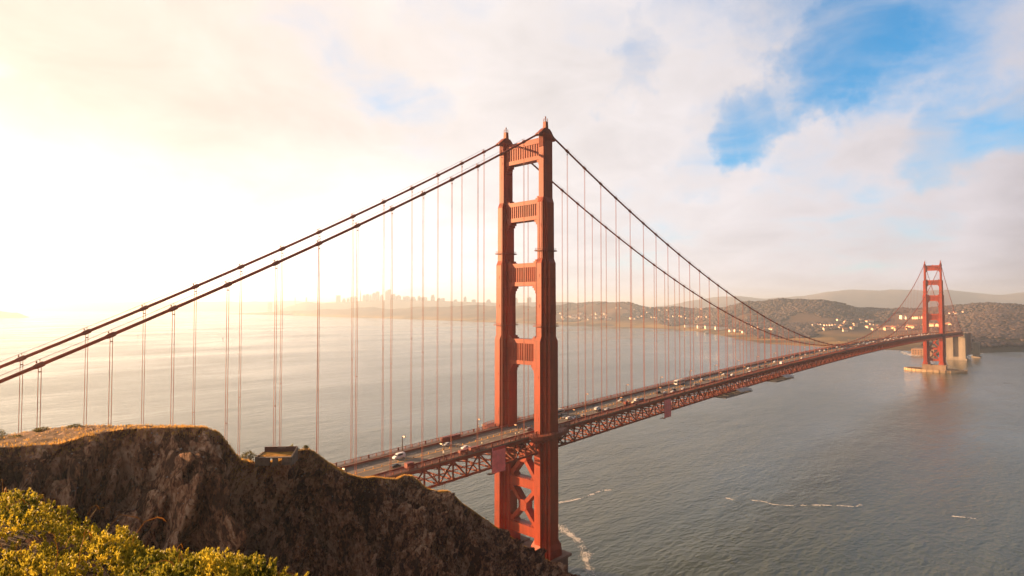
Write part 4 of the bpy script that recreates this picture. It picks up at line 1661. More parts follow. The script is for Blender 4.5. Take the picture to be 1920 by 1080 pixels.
def make_platform(y0, y1, label):
    o = empty('work_platform', (0, (y0 + y1) / 2, 0))
    w = y1 - y0
    z = road((y0 + y1) / 2) - 11.2
    m = MB()
    m.box((7.5, 0, z), (24, w, .3))
    for yy in np.linspace(-w / 2, w / 2, 9):
        m.beam((-4, yy, z + .3), (19.5, yy, z + .3), .2, .3)
    m.build('deck', M['steel_grey'], o)
    m = MB()
    for yy in np.linspace(-w / 2, w / 2, 14):
        m.beam((19.4, yy, z), (19.4, yy, z + 2.2), .09, .09)
    for dz in (.7, 1.4, 2.2):
        m.beam((19.4, -w / 2, z + dz), (19.4, w / 2, z + dz), .08, .08)
        for q in (-w / 2, w / 2):
            m.beam((13, q, z + dz), (19.4, q, z + dz), .08, .08)
    for q in (-w / 2, -w / 6, w / 6, w / 2):
        m.beam((W, q, z), (W, q, z + 2.6), .16, .16)
    m.build('guard_rail', M['steel_grey'], o)
    V = []
    nu, nv = 14, 8
    for i in range(nu):
        for j in range(nv):
            yy = w * .05 + w * .43 * i / (nu - 1)
            V.append((14.6 + 4.6 * j / (nv - 1), yy, z + 3.4 - 2.0 * (j / (nv - 1)) ** 1.5 + .45 * math.sin(i * 1.3) * math.sin(j * .9)))
    np_mesh('cover_sheet', V, grid_faces(nu, nv), M['tarp_grey'], o, True)
    tag(o, label, 'platform', 'work platforms under the deck')


make_platform(199, 250, 'larger grey work platform with pale sheeting slung under the deck')
make_platform(305, 348, 'smaller grey work platform with pale sheeting slung farther along under the deck')


def make_container(x, y, lx, ly, h, label):
    o = empty('site_container', (x, y, road(y) + .285))
    m = MB()
    m.box((0, 0, h / 2), (lx, ly, h))
    n = max(3, int(ly / .7))
    for k in range(n):
        for s_ in (1, -1):
            m.box((s_ * (lx / 2 + .03), -ly / 2 + (k + .5) * ly / n, h / 2), (.06, .18, h - .3))
    m.build('shell', M['crate'], o)
    m = MB()
    m.box((0, 0, h + .05), (lx + .12, ly + .12, .1))
    m.build('lid', M['crate'], o)
    tag(o, label, 'container', 'red boxes on the bridge walkways')


make_container(11.3, -82.0, 2.0, 3.2, 2.2, 'tall red box on the near walkway beside the black car')
make_container(11.3, -53.2, 1.6, 4.4, 1.4, 'shorter long red box on the near walkway below the white saloon')
make_container(11.3, -46.4, 1.6, 5.6, 1.4, 'longest red box on the near walkway below the white saloon')
make_container(-12.0, -40, 1.4, 11.5, 1.5, 'long red barrier box on the far walkway before the near tower')

# ------------------------------------------------------------------ fort, piers, viaduct, shore
FX, FY = -88, 1765
fort = empty('brick_fort', (FX, FY, 0))
m = MB()
m.box((0, 0, 8), (52, 60, 16))
m.box((0, 0, 16.4), (53, 61, .8))
m.build('wall', M['brick'], fort)
for i in range(8):
    for k in range(3):
        m = MB()
        m.box((-22 + i * 6.3, -30.1, 3.5 + k * 4.6), (2.4, .5, 2.6))
        m.build('gun_port', M['black'], fort)
m = MB()
m.box((10, 10, 19), (6, 6, 5))
m.tube([(10, 10, 21.4), (10, 10, 27)], [1.4, .9], 8)
m.build('light_tower', M['white'], fort)
tag(fort, 'low sunlit brick fort on the point below the far tower', 'fort')


def jetty(px0, row0, px1, row1, wd, label, head=None):
    a_, b_ = on_z(px0, row0, 2.5), on_z(px1, row1, 2.5)
    o = empty('jetty', tuple((a_ + b_) / 2))
    c_ = (a_ + b_) / 2
    m = MB()
    m.beam(a_ - c_, b_ - c_, wd, 1.0)
    m.build('deck', M['wood'], o)
    m = MB()
    n = 14
    d_ = (b_ - a_)
    nrm_ = np.array([-d_[1], d_[0], 0]) / np.linalg.norm(d_)
    for k in range(n):
        p = a_ + d_ * (k + .5) / n - c_
        for q in (-1, 1):
            w_ = p + nrm_ * q * wd * .4
            m.beam((w_[0], w_[1], -.5), (w_[0], w_[1], -4), .8, .8)
    m.build('piling', M['wood'], o)
    if head:
        m = MB()
        p = a_ + d_ * head - c_
        ang = math.atan2(d_[1], d_[0])
        m.box((p[0], p[1], 3), (16, 10, 5), ang)
        m.prism([(-9, 5.5), (9, 5.5), (0, 9)], 'y', -5, 5)
        for i_ in range(len(m.v) - 6, len(m.v)):
            x_, y_, z_ = m.v[i_]
            m.v[i_] = (p[0] + x_ * math.cos(ang) - y_ * math.sin(ang), p[1] + x_ * math.sin(ang) + y_ * math.cos(ang), z_)
        m.build('shed', M['white_wall'], o)
    tag(o, label, 'jetty')


jetty(1322, 624, 1356, 624.5, 10, 'small jetty with a white shed off the sandy shore', .1)
jetty(1376, 635.5, 1408, 637, 16, 'broad timber wharf head standing off the beach')
jetty(1409, 636.4, 1472, 637.4, 7, 'narrow gangway of the wharf running to the shore')

x0_, y0_, z0_, d0 = front_hit(1400, 605.5)
x1_, y1_, z1_, d1 = front_hit(1448, 605.5)
dm = (d0 + d1) / 2
A = at_depth(1400, 605, dm - 60)
B = at_depth(1448, 605.5, dm - 60)
o = empty('viaduct', tuple((A + B) / 2))
c_ = (A + B) / 2
m = MB()
m.beam(A - c_, B - c_, 14, 3.0)
m.build('deck', mat('pink_viaduct_steel', (.55, .25, .18), .6, var=.2, scale=.05), o)
m = MB()
for k in range(9):
    p = A + (B - A) * (k + .5) / 9 - c_
    m.beam((p[0], p[1], -1.5), (p[0], p[1], -32), 2.2, 2.2)
m.build('column', M['concrete'], o)
tag(o, 'straight pinkish road viaduct on columns at the foot of the wooded hill', 'viaduct')


def house_mesh(name, lx, ly, h, roof):
    m = MB()
    m.box((0, 0, h / 2 - 3), (lx, ly, h + 6))
    m.mi = 2
    nb = max(2, int(lx / 4))
    for k in range(nb):
        for s_ in (1, -1):
            for z_ in ([h * .5] if h < 7 else [h * .3, h * .72]):
                m.box((-lx / 2 + (k + .5) * lx / nb, s_ * (ly / 2 + .02), z_), (1.3, .12, 1.6))
    m.mi = 1
    if roof == 'gable':
        m.prism([(-ly / 2 - .5, h), (ly / 2 + .5, h), (0, h + ly * .36)], 'x', -lx / 2 - .5, lx / 2 + .5)
    elif roof == 'hip':
        m.add([(-lx / 2 - .5, -ly / 2 - .5, h), (lx / 2 + .5, -ly / 2 - .5, h), (lx / 2 + .5, ly / 2 + .5, h), (-lx / 2 - .5, ly / 2 + .5, h), (-lx / 2 + ly / 2, 0, h + ly * .32), (lx / 2 - ly / 2, 0, h + ly * .32)],
              [(0, 1, 5, 4), (1, 2, 5), (2, 3, 4, 5), (3, 0, 4), (3, 2, 1, 0)])
    else:
        m.box((0, 0, h + .3), (lx + .4, ly + .4, .6))
        m.box((lx * .2, 0, h + 1.4), (lx * .2, ly * .4, 1.8))
    return m.mesh(name)


HM = [house_mesh('house', 14, 10, 7, 'hip'), house_mesh('house', 18, 11, 8, 'gable'), house_mesh('house', 26, 13, 9, 'gable'), house_mesh('house', 60, 14, 7, 'gable'), house_mesh('house', 34, 20, 14, 'flat'), house_mesh('house', 110, 22, 9, 'gable')]
for me in HM:
    for mm_ in (M['white_wall'], M['roof_red'], M['glass']): me.materials.append(mm_)


def house(px, row, k, label, group, tone=(1, 1, 1), rz=None, cat='house'):
    x, y, z, d = front_hit(px, row)
    o = bpy.data.objects.new('house' if cat == 'house' else cat.replace(' ', '_'), HM[k])
    COL.objects.link(o)
    o.location = (x, y, z - .3)
    o.rotation_euler = (0, 0, rz if rz is not None else random.uniform(-.3, .3) + YAW + (math.pi / 2 if random.random() < .4 else 0))
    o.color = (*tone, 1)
    tag(o, label, cat, group)
    return o


for px in (1526, 1531, 1536, 1541): house(px, 611.5 + random.uniform(-.5, .5), 1, 'white house in the short row of four above the green field', 'short row of white houses', rz=YAW)
for px in (1548, 1553, 1558, 1563, 1568): house(px, 612.5 + random.uniform(-.5, .5), 1, 'white house in the longer row of five above the green field', 'longer row of white houses', rz=YAW)
house(1556, 618, 3, 'long low pale building below the longer row of white houses', None, (.9, .8, .7), YAW, 'long building')
for px, row, k, n in ((1301, 612.5, 5, 'detached'), (1326, 613.5, 5, 'first of two adjoining'), (1341, 614.5, 5, 'second of two adjoining'), (1361, 616, 5, 'last, closest to the beach,')):
    house(px, row, k, n + ' long white shed on the flat shore field', 'long white sheds', (1.1, 1.05, 1), YAW - .1, 'shed')
for px, row in ((1371, 622), (1381, 621.5), (1390, 622), (1394, 624), (1410, 615), (1423, 616), (1436, 619), (1446, 620), (1416, 618)):
    house(px, row, random.choice([1, 2]), 'small white building on the beach flats below the viaduct', 'small buildings on the beach flats', (1.1, 1.05, 1))
for px, row, k in ((1694, 597, 4), (1702, 597.5, 2)): house(px, row, k, 'big pale block above the trees left of the far tower' if k == 4 else 'pale wing beside the big block above the trees', None, (1, .98, .95), YAW)
for k in range(5): house(1714 + k * 4, 597 + random.uniform(-1, 1), 1, 'lit house in the short row beside the big block', 'short row beside the big block', (1, .9, .75))
for k in range(20): house(1636 + k * 5 + random.uniform(-1.5, 1.5), 616 + random.uniform(-4, 4), random.choice([1, 2, 1, 3]), 'sunlit house in the crowded strip behind the far end of the deck', 'crowded strip of sunlit houses', (1.1, .85, .6))  # orange tone puts the low sunlight into the white wall colour
for k in range(8): house(1740 + k * 6.5 + random.uniform(-1.5, 1.5), 612 + random.uniform(-3, 3), random.choice([1, 2, 2]), 'sunlit building seen between and beside the far tower legs', 'buildings behind the far tower', (1.1, .85, .6))  # same orange tone, sunlight tinted into the walls
for px, row in ((1783, 590), (1788, 589), (1793, 591), (1808, 588)): house(px, row, 1, 'pale house high among the trees above the slotted pylon', 'houses above the slotted pylon', (1, .9, .85))
for k in range(46):
    px = random.uniform(1050, 1135)
    house(px, 588 + random.uniform(0, 12), random.choice([0, 1, 2]), 'hazy little house of the waterfront district', 'hazy waterfront houses', (1, .92, .85))
for k in range(44):
    px = random.uniform(1135, 1330)
    house(px, random.choice([random.uniform(594, 602), random.uniform(576, 600)]), random.choice([0, 1, 1, 2]), 'hazy little house on the slope behind the suspenders', 'hazy slope houses', (1, .9, .8))
for k in range(22):
    house(random.uniform(1570, 1640), random.uniform(600, 622), random.choice([0, 1, 1]), 'small house among the trees near the far tower', 'small houses among trees', (1, .88, .75))

# far skyline: each block its own building
TWR = [(631, 638, 554), (642, 648, 560), (650, 655, 559), (656, 661, 557), (663, 669, 556), (680, 685, 553), (686, 692, 552), (693, 697, 553), (698, 704, 549.5), (705, 711, 547), (713, 718, 553),
       (722, 727, 545), (727, 732, 543), (733, 742, 552), (742, 752, 554), (756, 768, 556), (769, 780, 557), (783, 789, 555), (790, 800, 557.5), (808, 815, 553), (820, 827, 559), (827, 834, 559.5),
       (850, 858, 562), (869, 875, 556.5), (884, 892, 562), (912, 920, 562), (936, 944, 560), (503, 510, 567), (516, 522, 572), (964, 971, 559), (988, 996, 558)]
TW_WORD = ['slab', 'block', 'shaft']
mats_t = [M['tower_grey'], M['roof_grey'], M['glass']]
for i, (p0, p1, rt) in enumerate(TWR):
    pc = (p0 + p1) / 2
    dd = float(interp(CITY, pc, 1)) - random.uniform(-150, 350) if pc > 520 else 11300
    w = (p1 - p0) / F * dd
    top = CZ - (rt - 573.3) / F * dd
    x = CX + FH[0] * dd + RT[0] * (pc - 960) / F * dd
    y = CY + FH[1] * dd + RT[1] * (pc - 960) / F * dd
    o = empty('skyscraper', (x, y, 0), YAW + random.uniform(-.2, .2))
    m = MB()
    kind = i % 3
    if kind == 0:
        m.box((0, 0, top / 2), (w, w * .8, top))
    elif kind == 1:
        m.box((0, 0, top * .45), (w, w * .9, top * .9))
        m.box((0, 0, top * .95), (w * .7, w * .6, top * .1))
    else:
        m.taper((0, 0), (w, w), (w * .85, w * .85), 0, top * .94)
        m.taper((0, 0), (w * .85, w * .85), (w * .4, w * .4), top * .94, top)
    m.build('shaft', M['tower_grey'], o)
    m = MB()
    m.box((w * .1, 0, top + 4), (w * .3, w * .3, 8))
    m.build('roof_plant', M['roof_grey'], o)
    m = MB()
    for k in range(12):
        m.box((0, -w * .44 if kind else -w * .4, top * (.4 + .045 * k)), (w * .86, .6, 2.4))
    m.build('window', M['glass'], o)
    tag(o, 'pale hazy tower block of the far city skyline', 'skyscraper', 'far skyline towers')
for (pc, rt, base, w0, nm, lb, cat) in ((676, 541, 565, 52, 'pyramid_skyscraper', 'slender pyramid-shaped skyscraper in the hazy city skyline', 'skyscraper'),
                                      (574.5, 557.5, 566, 14, 'hilltop_tower', 'slim fluted tower on the small hill of the skyline', 'tower'),
                                      (553.5, 557, 572, 8, 'mast', 'thin mast beside the hilltop tower in the haze', 'mast')):
    dd = 10700
    top = CZ - (rt - 573.3) / F * dd
    x = CX + FH[0] * dd + RT[0] * (pc - 960) / F * dd
    y = CY + FH[1] * dd + RT[1] * (pc - 960) / F * dd
    o = empty(nm, (x, y, 0), YAW)
    m = MB()
    if nm == 'pyramid_skyscraper': m.taper((0, 0), (w0, w0), (2, 2), 0, top)
    else:
        m.tube([(0, 0, 0), (0, 0, top - 8)], [w0, w0 * .85], 12)
    m.build('shaft', M['tower_grey'], o)
    m = MB()
    m.tube([(0, 0, top - 9), (0, 0, top)], w0 * .6 if nm != 'pyramid_skyscraper' else 2, 10)
    m.build('cap', M['roof_grey'], o)
    tag(o, lb, cat)

# small boats on the bay
for (px, row, lb) in ((258, 631, 'tiny boat on the brightest glowing water'), (418, 634.5, 'tiny boat on the water closer to the near tower')):
    p = on_z(px, row, 0)
    o = empty('motorboat', tuple(p), random.uniform(0, 3))
    m = MB()
    m.loft([[(-hw, y_, 1.6), (-hw * .6, y_, -.4), (hw * .6, y_, -.4), (hw, y_, 1.6)] for y_, hw in ((-6, 1.9), (0, 2.2), (4, 1.6), (7.5, .15))])
    m.build('hull', M['white'], o)
    m = MB()
    m.taper((0, -1), (2.6, 4.5), (2.0, 3.2), 1.6, 3.6)
    m.build('cabin', M['glass'], o)
    tag(o, lb, 'boat')

# ------------------------------------------------------------------ woods on the headland
import bmesh as _bm
bmx = _bm.new()
_bm.ops.create_icosphere(bmx, subdivisions=1, radius=1)
ICO_V = np.array([v.co[:] for v in bmx.verts])
ICO_F = np.array([[v.index for v in f.verts] for f in bmx.faces])
bmx.free()


def blobs(pos, size, squash=.8):
    n = len(pos)
    j = 1 + .22 * rng.standard_normal((n, len(ICO_V), 1)).clip(-1.5, 1.5)
    V = pos[:, None, :] + ICO_V[None] * j * size[:, None, None] * np.array([1, 1, squash])
    Fq = ICO_F[None] + (np.arange(n) * len(ICO_V))[:, None, None]
    return V.reshape(-1, 3), Fq.reshape(-1, 3)


pp = rng.uniform(1040, 2060, 66000)
qq = rng.uniform(.05, 1.06, 66000)
dsx = F * CZ / (interp(FRONT, pp, 1) - 573.3)
dd = dsx + qq * (interp(FRONT, pp, 2) - dsx)
x, y, z = front_h(pp, dd)
wood = fbm(x / 330, y / 330, 0, 3, 77) + (qq - .42) * 2.3 - np.where(pp < 1250, .45, 0) + np.where(pp > 1795, .62, 0)
ok = wood > .0
pos = np.stack([x, y, z + 2.5], 1)[ok]
size = rng.uniform(5, 11, ok.sum())
keep = slice(0, 20000)
V, Fq = blobs(pos[keep], size[keep], .55)
tag(np_mesh('woods', V, Fq, M['forest'], smooth=True), 'dark hazy woodland covering the headland beyond the far tower', 'woodland', kind='stuff')

# ------------------------------------------------------------------ foam lines on the water
def foam(pts, wd, n, name, label):
    V, Fq = [], []
    P_ = np.array([on_z(px, row, 0.0) for px, row in pts])
    s_ = np.concatenate([[0], np.cumsum(np.linalg.norm(np.diff(P_, axis=0), axis=1))])
    for k in range(n):
        u_ = rng.uniform(0, s_[-1])
        c_ = np.array([np.interp(u_, s_, P_[:, i]) for i in range(3)])
        if vnoise(u_ / 4.0, .5, 0, len(pts) + 7) + .6 * vnoise(u_ / 1.1, 1.5, 0, 5) < rng.uniform(-.45, .35): continue
        c_[:2] += rng.normal(0, wd * (.5 + .8 * (vnoise(u_ / 6.0, 3.5, 0, 9) + .5)), 2)
        r_ = rng.uniform(.05, .26) * (1.8 if rng.random() < .12 else 1)
        a0 = rng.uniform(0, 6.28)
        b0 = len(V)
        V.append((c_[0], c_[1], .05 + rng.uniform(0, .06)))
        for q in range(6):
            rr = r_ * rng.uniform(.5, 1.3)
            V.append((c_[0] + rr * math.cos(a0 + q * 1.047) * 1.5, c_[1] + rr * math.sin(a0 + q * 1.047), .04 + rng.uniform(0, .05)))
        for q in range(6):
            Fq.append((b0, b0 + 1 + q, b0 + 1 + (q + 1) % 6))
    tag(np_mesh(name, V, Fq, M['foam']), label, 'foam', kind='stuff')


foam([(1046, 943), (1075, 938), (1100, 931), (1125, 921), (1146, 918)], .7, 1300, 'foam', 'white foam streak running out from the near tower')
foam([(1410, 938), (1430, 940), (1450, 946), (1480, 948), (1530, 947), (1570, 948), (1605, 950), (1614, 946)], .55, 1700, 'foam', 'long white foam line on the open water beside the bridge')
foam([(1046, 985), (1062, 998), (1080, 1010), (1090, 1022), (1097, 1035), (1098, 1050), (1103, 1066), (1112, 1080)], 1.7, 3000, 'foam', 'broken foam patches by the foot of the near tower')
foam([(1785, 968), (1810, 970), (1830, 973)], .4, 350, 'foam', 'short faint foam line farthest from the bridge')
foam([(1362, 934), (1375, 937)], .7, 160, 'foam', 'small foam speck beside the long foam line')


def shore_foam(pts, wd, n, label):
    V, Fq = [], []
    for k in range(n):
        j = rng.integers(0, len(pts) - 1)
        f_ = rng.uniform()
        px = pts[j][0] * (1 - f_) + pts[j + 1][0] * f_
        row = pts[j][1] * (1 - f_) + pts[j + 1][1] * f_ + rng.normal(0, wd)
        c_ = on_z(px, row, 0)
        r_ = rng.uniform(1.5, 5)
        b0 = len(V)
        V.append((c_[0], c_[1], .2))
        a0 = rng.uniform(0, 6.28)
        for q in range(6):
            rr = r_ * rng.uniform(.5, 1.3)
            V.append((c_[0] + rr * math.cos(a0 + q * 1.047), c_[1] + rr * math.sin(a0 + q * 1.047), .15 + rng.uniform(0, .1)))
        for q in range(6): Fq.append((b0, b0 + 1 + q, b0 + 1 + (q + 1) % 6))
    tag(np_mesh('surf', V, Fq, M['foam']), label, 'surf', kind='stuff')


shore_foam([(1690, 660), (1705, 665), (1725, 666)], 1.2, 120, 'white surf on the beach by the brick fort')
shore_foam([(1800, 671), (1815, 668), (1835, 662.5), (1862, 659.5)], .5, 110, 'white surf line along the shore beyond the slotted pylon')

def blade_tufts(base, hmin, hmax, nb, wd, lean=.5):
    """crossed tapering blades rooted at base points"""
    n = len(base) * nb
    B_ = np.repeat(base, nb, 0) + np.concatenate([rng.normal(0, hmax * .25, (n, 2)), np.zeros((n, 1))], 1)
    h = rng.uniform(hmin, hmax, n)
    a_ = rng.uniform(0, 6.28, n)
    l_ = rng.uniform(0, lean, n) * h
    dirv = np.stack([np.cos(a_), np.sin(a_), np.zeros(n)], 1)
    sd_ = np.stack([-np.sin(a_), np.cos(a_), np.zeros(n)], 1) * wd
    z_ = np.array([0, 0, 1.0])
    p0, p1 = B_ - sd_, B_ + sd_
    mid = B_ + z_ * (h * .6)[:, None] + dirv * (l_ * .35)[:, None]
    p2, p3 = mid - sd_ * .7, mid + sd_ * .7
    tip = B_ + z_ * h[:, None] + dirv * l_[:, None]
    V = np.stack([p0, p1, p3, p2, tip], 1).reshape(-1, 3)
    o_ = np.arange(n) * 5
    T_ = np.concatenate([np.stack([o_, o_ + 1, o_ + 2], 1), np.stack([o_, o_ + 2, o_ + 3], 1), np.stack([o_ + 3, o_ + 2, o_ + 4], 1)])
    return V, T_


# ------------------------------------------------------------------ the ruined battery on the ridge
bc = at_depth(514, 863.5, 110.5)
bat = empty('ruined_battery', tuple(bc), YAW + R(4))
bat.scale = (.86, .86, .80)
m = MB()
m.box((-2.2, 0, -.25), (2.6, .5, 1.7))
m.box((0.25, 0, -.25), (1.1, .5, 1.7))
m.box((2.55, 0, -.1), (1.6, .5, 1.8))
m.box((0.0, .1, .68), (7.0, .8, .22))
m.build('front_wall', M['ruin'], bat)
m = MB()
m.prism([(-.35, -1.4), (-.35, .95), (.6, 1.15), (1.6, .9), (4.4, 1.0), (4.4, -1.4)], 'x', -3.95, -3.52)
m.build('side_wall', M['ruin'], bat)
m = MB()
m.prism([(-.3, -1.2), (-.3, .75), (4.4, 2.1), (4.4, -1.2)], 'x', 3.52, 3.8)
m.build('side_wall', M['ruin'], bat)
m = MB()
m.box((0, 4.5, .95), (7.0, .3, 2.3))
m.build('back_wall', M['wood'], bat)
V, T_ = blade_tufts(np.stack([rng.uniform(-3.4, 3.4, 500), rng.uniform(.6, 4.2, 500), np.full(500, .62)], 1), .1, .3, 5, .03)
np_mesh('grass_floor', np.concatenate([V, [(-3.5, .45, .66), (3.5, .45, .66), (3.5, 4.3, .9), (-3.5, 4.3, .9)]]), np.concatenate([T_, [(len(V), len(V) + 1, len(V) + 2), (len(V), len(V) + 2, len(V) + 3)]]), M['straw'], bat)
m = MB()
for k in range(9):                                            # weathered pale lettering strokes, illegible
    x_ = -.6 + k * .21
    m.box((x_, 4.33, 1.85), (.05, .02, .20))
    if k % 2: m.box((x_ + .06, 4.33, 1.79 + .1 * (k % 3)), (.12, .02, .05))
m.build('faded_lettering', M['white'], bat)
tag(bat, 'roofless ruined concrete battery with a dark back wall on the ridge', 'ruin')

fp = [at_depth(px, row, d) for px, row, d in ((819, 921, 186), (829, 919, 189), (834, 918, 191))]
fence = empty('wire_fence', tuple(fp[0]))
for k, p in enumerate(fp):
    q = p - fp[0]
    m = MB()
    m.tube([(q[0], q[1], q[2] - .6), (q[0], q[1], q[2] + 1.9)], .06, 6)
    m.beam((q[0], q[1] - .4, q[2] + 1.5), (q[0], q[1] + .4, q[2] + 1.5), .06, .06)
    m.build('post', M['wood'], fence)
m = MB()
for k in range(2):
    for dz in (.5, 1.0, 1.6):
        m.tube([fp[k] - fp[0] + np.array([0, 0, dz]), fp[k + 1] - fp[0] + np.array([0, 0, dz])], .02, 4)
m.build('wire', M['chrome'], fence)
tag(fence, 'small wire fence with thin posts on the low grassy knob', 'fence')

# ------------------------------------------------------------------ vegetation on the ridge
iu = rng.integers(0, NU, 9000)
iv = np.where(rng.random(9000) < .6, rng.integers(NB - 6, NB + NP + 3, 9000), rng.integers(NB + NP - 4, NB + NP + 14, 9000))
basep = CL_[iu, iv]
open_top = (fbm(basep[:, 0] / 4, basep[:, 1] / 4, 0, 3, 5) > -.15) | (iv > NB + NP - 4) | (iv < NB + 2)
V, T_ = blade_tufts(basep[open_top] - np.array([0, 0, .08]), .18, .55, 6, .035)
tag(np_mesh('dry_grass', V, T_, M['straw']), 'golden dry grass along the top of the ridge', 'grass', kind='stuff')


def leaf_cloud(c, n, rad, leaf, squash=.7):
    d_ = rng.standard_normal((n, 3))
    d_ /= np.linalg.norm(d_, axis=1)[:, None]
    r_ = rng.uniform(.55, 1, n) ** .6
    lump = 1 + .35 * fbm(d_[:, 0] * 2.2 + c[0], d_[:, 1] * 2.2, d_[:, 2] * 2.2, 3, 9)
    P_ = c + d_ * (r_ * lump)[:, None] * np.array(rad)
    a_ = rng.standard_normal((n, 3))
    b_ = rng.standard_normal((n, 3))
    a_ /= np.linalg.norm(a_, axis=1)[:, None]
    b_ /= np.linalg.norm(b_, axis=1)[:, None]
    s_ = leaf * rng.uniform(.6, 1.4, n)[:, None]
    V = np.stack([P_ - a_ * s_, P_ + b_ * s_ * .5, P_ + a_ * s_, P_ - b_ * s_ * .5], 1).reshape(-1, 3)
    o_ = np.arange(n) * 4
    return V, np.stack([o_, o_ + 1, o_ + 2, o_ + 3], 1)


def shrub(px, row, d, rad, n, label, m_='leaf_dark', leaf=.12):
    c = at_depth(px, row, d)
    o = empty('shrub', tuple(c))
    V, Q = leaf_cloud(np.zeros(3), n, rad, leaf)
    np_mesh('foliage', V, Q, M[m_], o)
    m = MB()
    for k in range(5):
        a_ = k * 1.26
        m.tube([(0, 0, -rad[2] * 1.1), (rad[0] * .3 * math.cos(a_), rad[1] * .3 * math.sin(a_), -.1), (rad[0] * .6 * math.cos(a_), rad[1] * .6 * math.sin(a_), rad[2] * .4)], [.05, .03, .015], 5)
    m.build('stem', M['stem'], o)
    tag(o, label, 'shrub', 'bushes on the ridge')


shrub(-4, 816, 104, (1.0, 1.0, 1.0), 900, 'round dark bush where the plateau leaves the frame')
shrub(28, 822, 106, (1.6, 1.2, .55), 900, 'low olive bush beside the round dark bush')
shrub(78, 806, 113, (1.8, 1.2, .45), 900, 'low spreading bush on the back edge of the bare plateau next to the olive bush')
shrub(140, 800, 112, (1.6, 1.1, .45), 900, 'low spreading bush on the back edge of the bare plateau, midway')
shrub(238, 801, 104, (1.0, .8, .35), 600, 'small dark bush on the back edge of the plateau near the hilltop')
shrub(465, 856, 114, (1.5, 1.2, .9), 1200, 'olive bush against the lit end of the ruined battery')
shrub(547, 843, 121, (.5, .5, 1.0), 500, 'upright yellow-green plant beside the ruined battery', 'leaf')
shrub(556, 843, 122, (.5, .5, .35), 300, 'tiny dark bush next to the upright yellow-green plant')
shrub(573, 839, 123, (.55, .5, .4), 400, 'tiny dark bush on the crest of the knob past the yellow-green plant')

# scrub clumps and pale stones scattered over the rock face
ns = 900
iu, iv = rng.integers(0, NU, ns), NB + NP + (rng.random(ns) ** 1.2 * (NF - 8)).astype(int) + 3
bp_ = CL_[iu, iv]
ok = fbm(bp_[:, 0] / 7, bp_[:, 1] / 7, bp_[:, 2] / 7, 3, 8) > -.1
bp_ = bp_[ok]
nl = 16
PP = np.repeat(bp_, nl, 0) + rng.normal(0, .28, (len(bp_) * nl, 3))
a_ = rng.standard_normal(PP.shape)
b_ = rng.standard_normal(PP.shape)
a_ /= np.linalg.norm(a_, axis=1)[:, None]
b_ /= np.linalg.norm(b_, axis=1)[:, None]
s_ = rng.uniform(.10, .26, (len(PP), 1))
V = np.stack([PP - a_ * s_, PP + b_ * s_ * .5, PP + a_ * s_, PP - b_ * s_ * .5], 1).reshape(-1, 3)
o_ = np.arange(len(PP)) * 4
tag(np_mesh('undergrowth', V, np.stack([o_, o_ + 1, o_ + 2, o_ + 3], 1), M['scrub']), 'dark low scrub dotted over the shaded rock face', 'scrub', kind='stuff')
ns = 1900
iu, iv = rng.integers(0, int(NU * .55), ns), NB + NP + (rng.random(ns) ** 1.1 * (NF - 60)).astype(int) + 3
V, Fq = blobs(CL_[iu, iv] + NRM[iu] * .03, rng.uniform(.05, .19, ns), .8)
tag(np_mesh('rubble', V, Fq, M['stone']), 'pale stones and lichen flecks dotted over the rock face', 'stones', kind='stuff')

# ------------------------------------------------------------------ foreground hillside and brush
def fg_top(d, s):
    """top of the brush relative to the camera, d forward and s to the right"""
    edge = np.interp(s / np.maximum(d, .5), [-1.6, -.86, -.74, -.66, -.50, -.41, -.36, -.2, .6], [8.5, 7.3, 6.3, 5.3, 4.75, 4.4, 4.15, 3.3, 2.0])
    base = -1.18 - .145 * d
    drop = np.clip(d - edge + .5, 0, None)
    hump = .22 * np.exp(-(((s + 5.2) / 1.1) ** 2 + ((d - 6.0) / .9) ** 2))
    return base - .35 * drop ** 1.7 + hump


nd, nsx = 90, 110
D_, S_ = np.meshgrid(np.linspace(-8, 26, nd), np.linspace(-26, 12, nsx), indexing='ij')
Z_ = CZ + fg_top(D_, S_) - .42 + .06 * fbm(D_, S_, 0, 3, 71)
Z_ = np.maximum(Z_, 60)
Xf = CX + FH[0] * D_ + RT[0] * S_
Yf = CY + FH[1] * D_ + RT[1] * S_
np_mesh('ground', np.stack([Xf, Yf, Z_], -1).reshape(-1, 3), grid_faces(nd, nsx), rock, smooth=True)['kind'] = 'structure'


def sprigs(P_, hgt_, nleaf, leafl, tilt):
    """upright tufted twigs: whorls of narrow leaves round a short stem"""
    n = len(P_)
    N_ = n * nleaf
    base = np.repeat(P_, nleaf, 0)
    h = np.repeat(hgt_, nleaf)
    tl = np.repeat(tilt, nleaf, 0)
    f_ = rng.random(N_)
    ax = np.stack([tl[:, 0], tl[:, 1], np.ones(N_)], 1)
    ax /= np.linalg.norm(ax, axis=1)[:, None]
    root = base + ax * (h * f_)[:, None]
    a_ = rng.uniform(0, 6.283, N_)
    el = rng.uniform(.25, 1.15, N_) + .35 * f_
    out = np.stack([np.cos(a_) * np.cos(el), np.sin(a_) * np.cos(el), np.sin(el)], 1) + ax * .35
    out /= np.linalg.norm(out, axis=1)[:, None]
    side = np.cross(out, ax + rng.normal(0, .3, (N_, 3)))
    side /= np.linalg.norm(side, axis=1)[:, None] + 1e-6
    l_ = leafl * rng.uniform(.65, 1.25, N_)[:, None]
    w_ = l_ * .19
    V = np.stack([root, root + out * l_ * .55 + side * w_, root + out * l_, root + out * l_ * .55 - side * w_], 1).reshape(-1, 3)
    o_ = np.arange(N_) * 4
    return V, np.stack([o_, o_ + 1, o_ + 2, o_ + 3], 1)


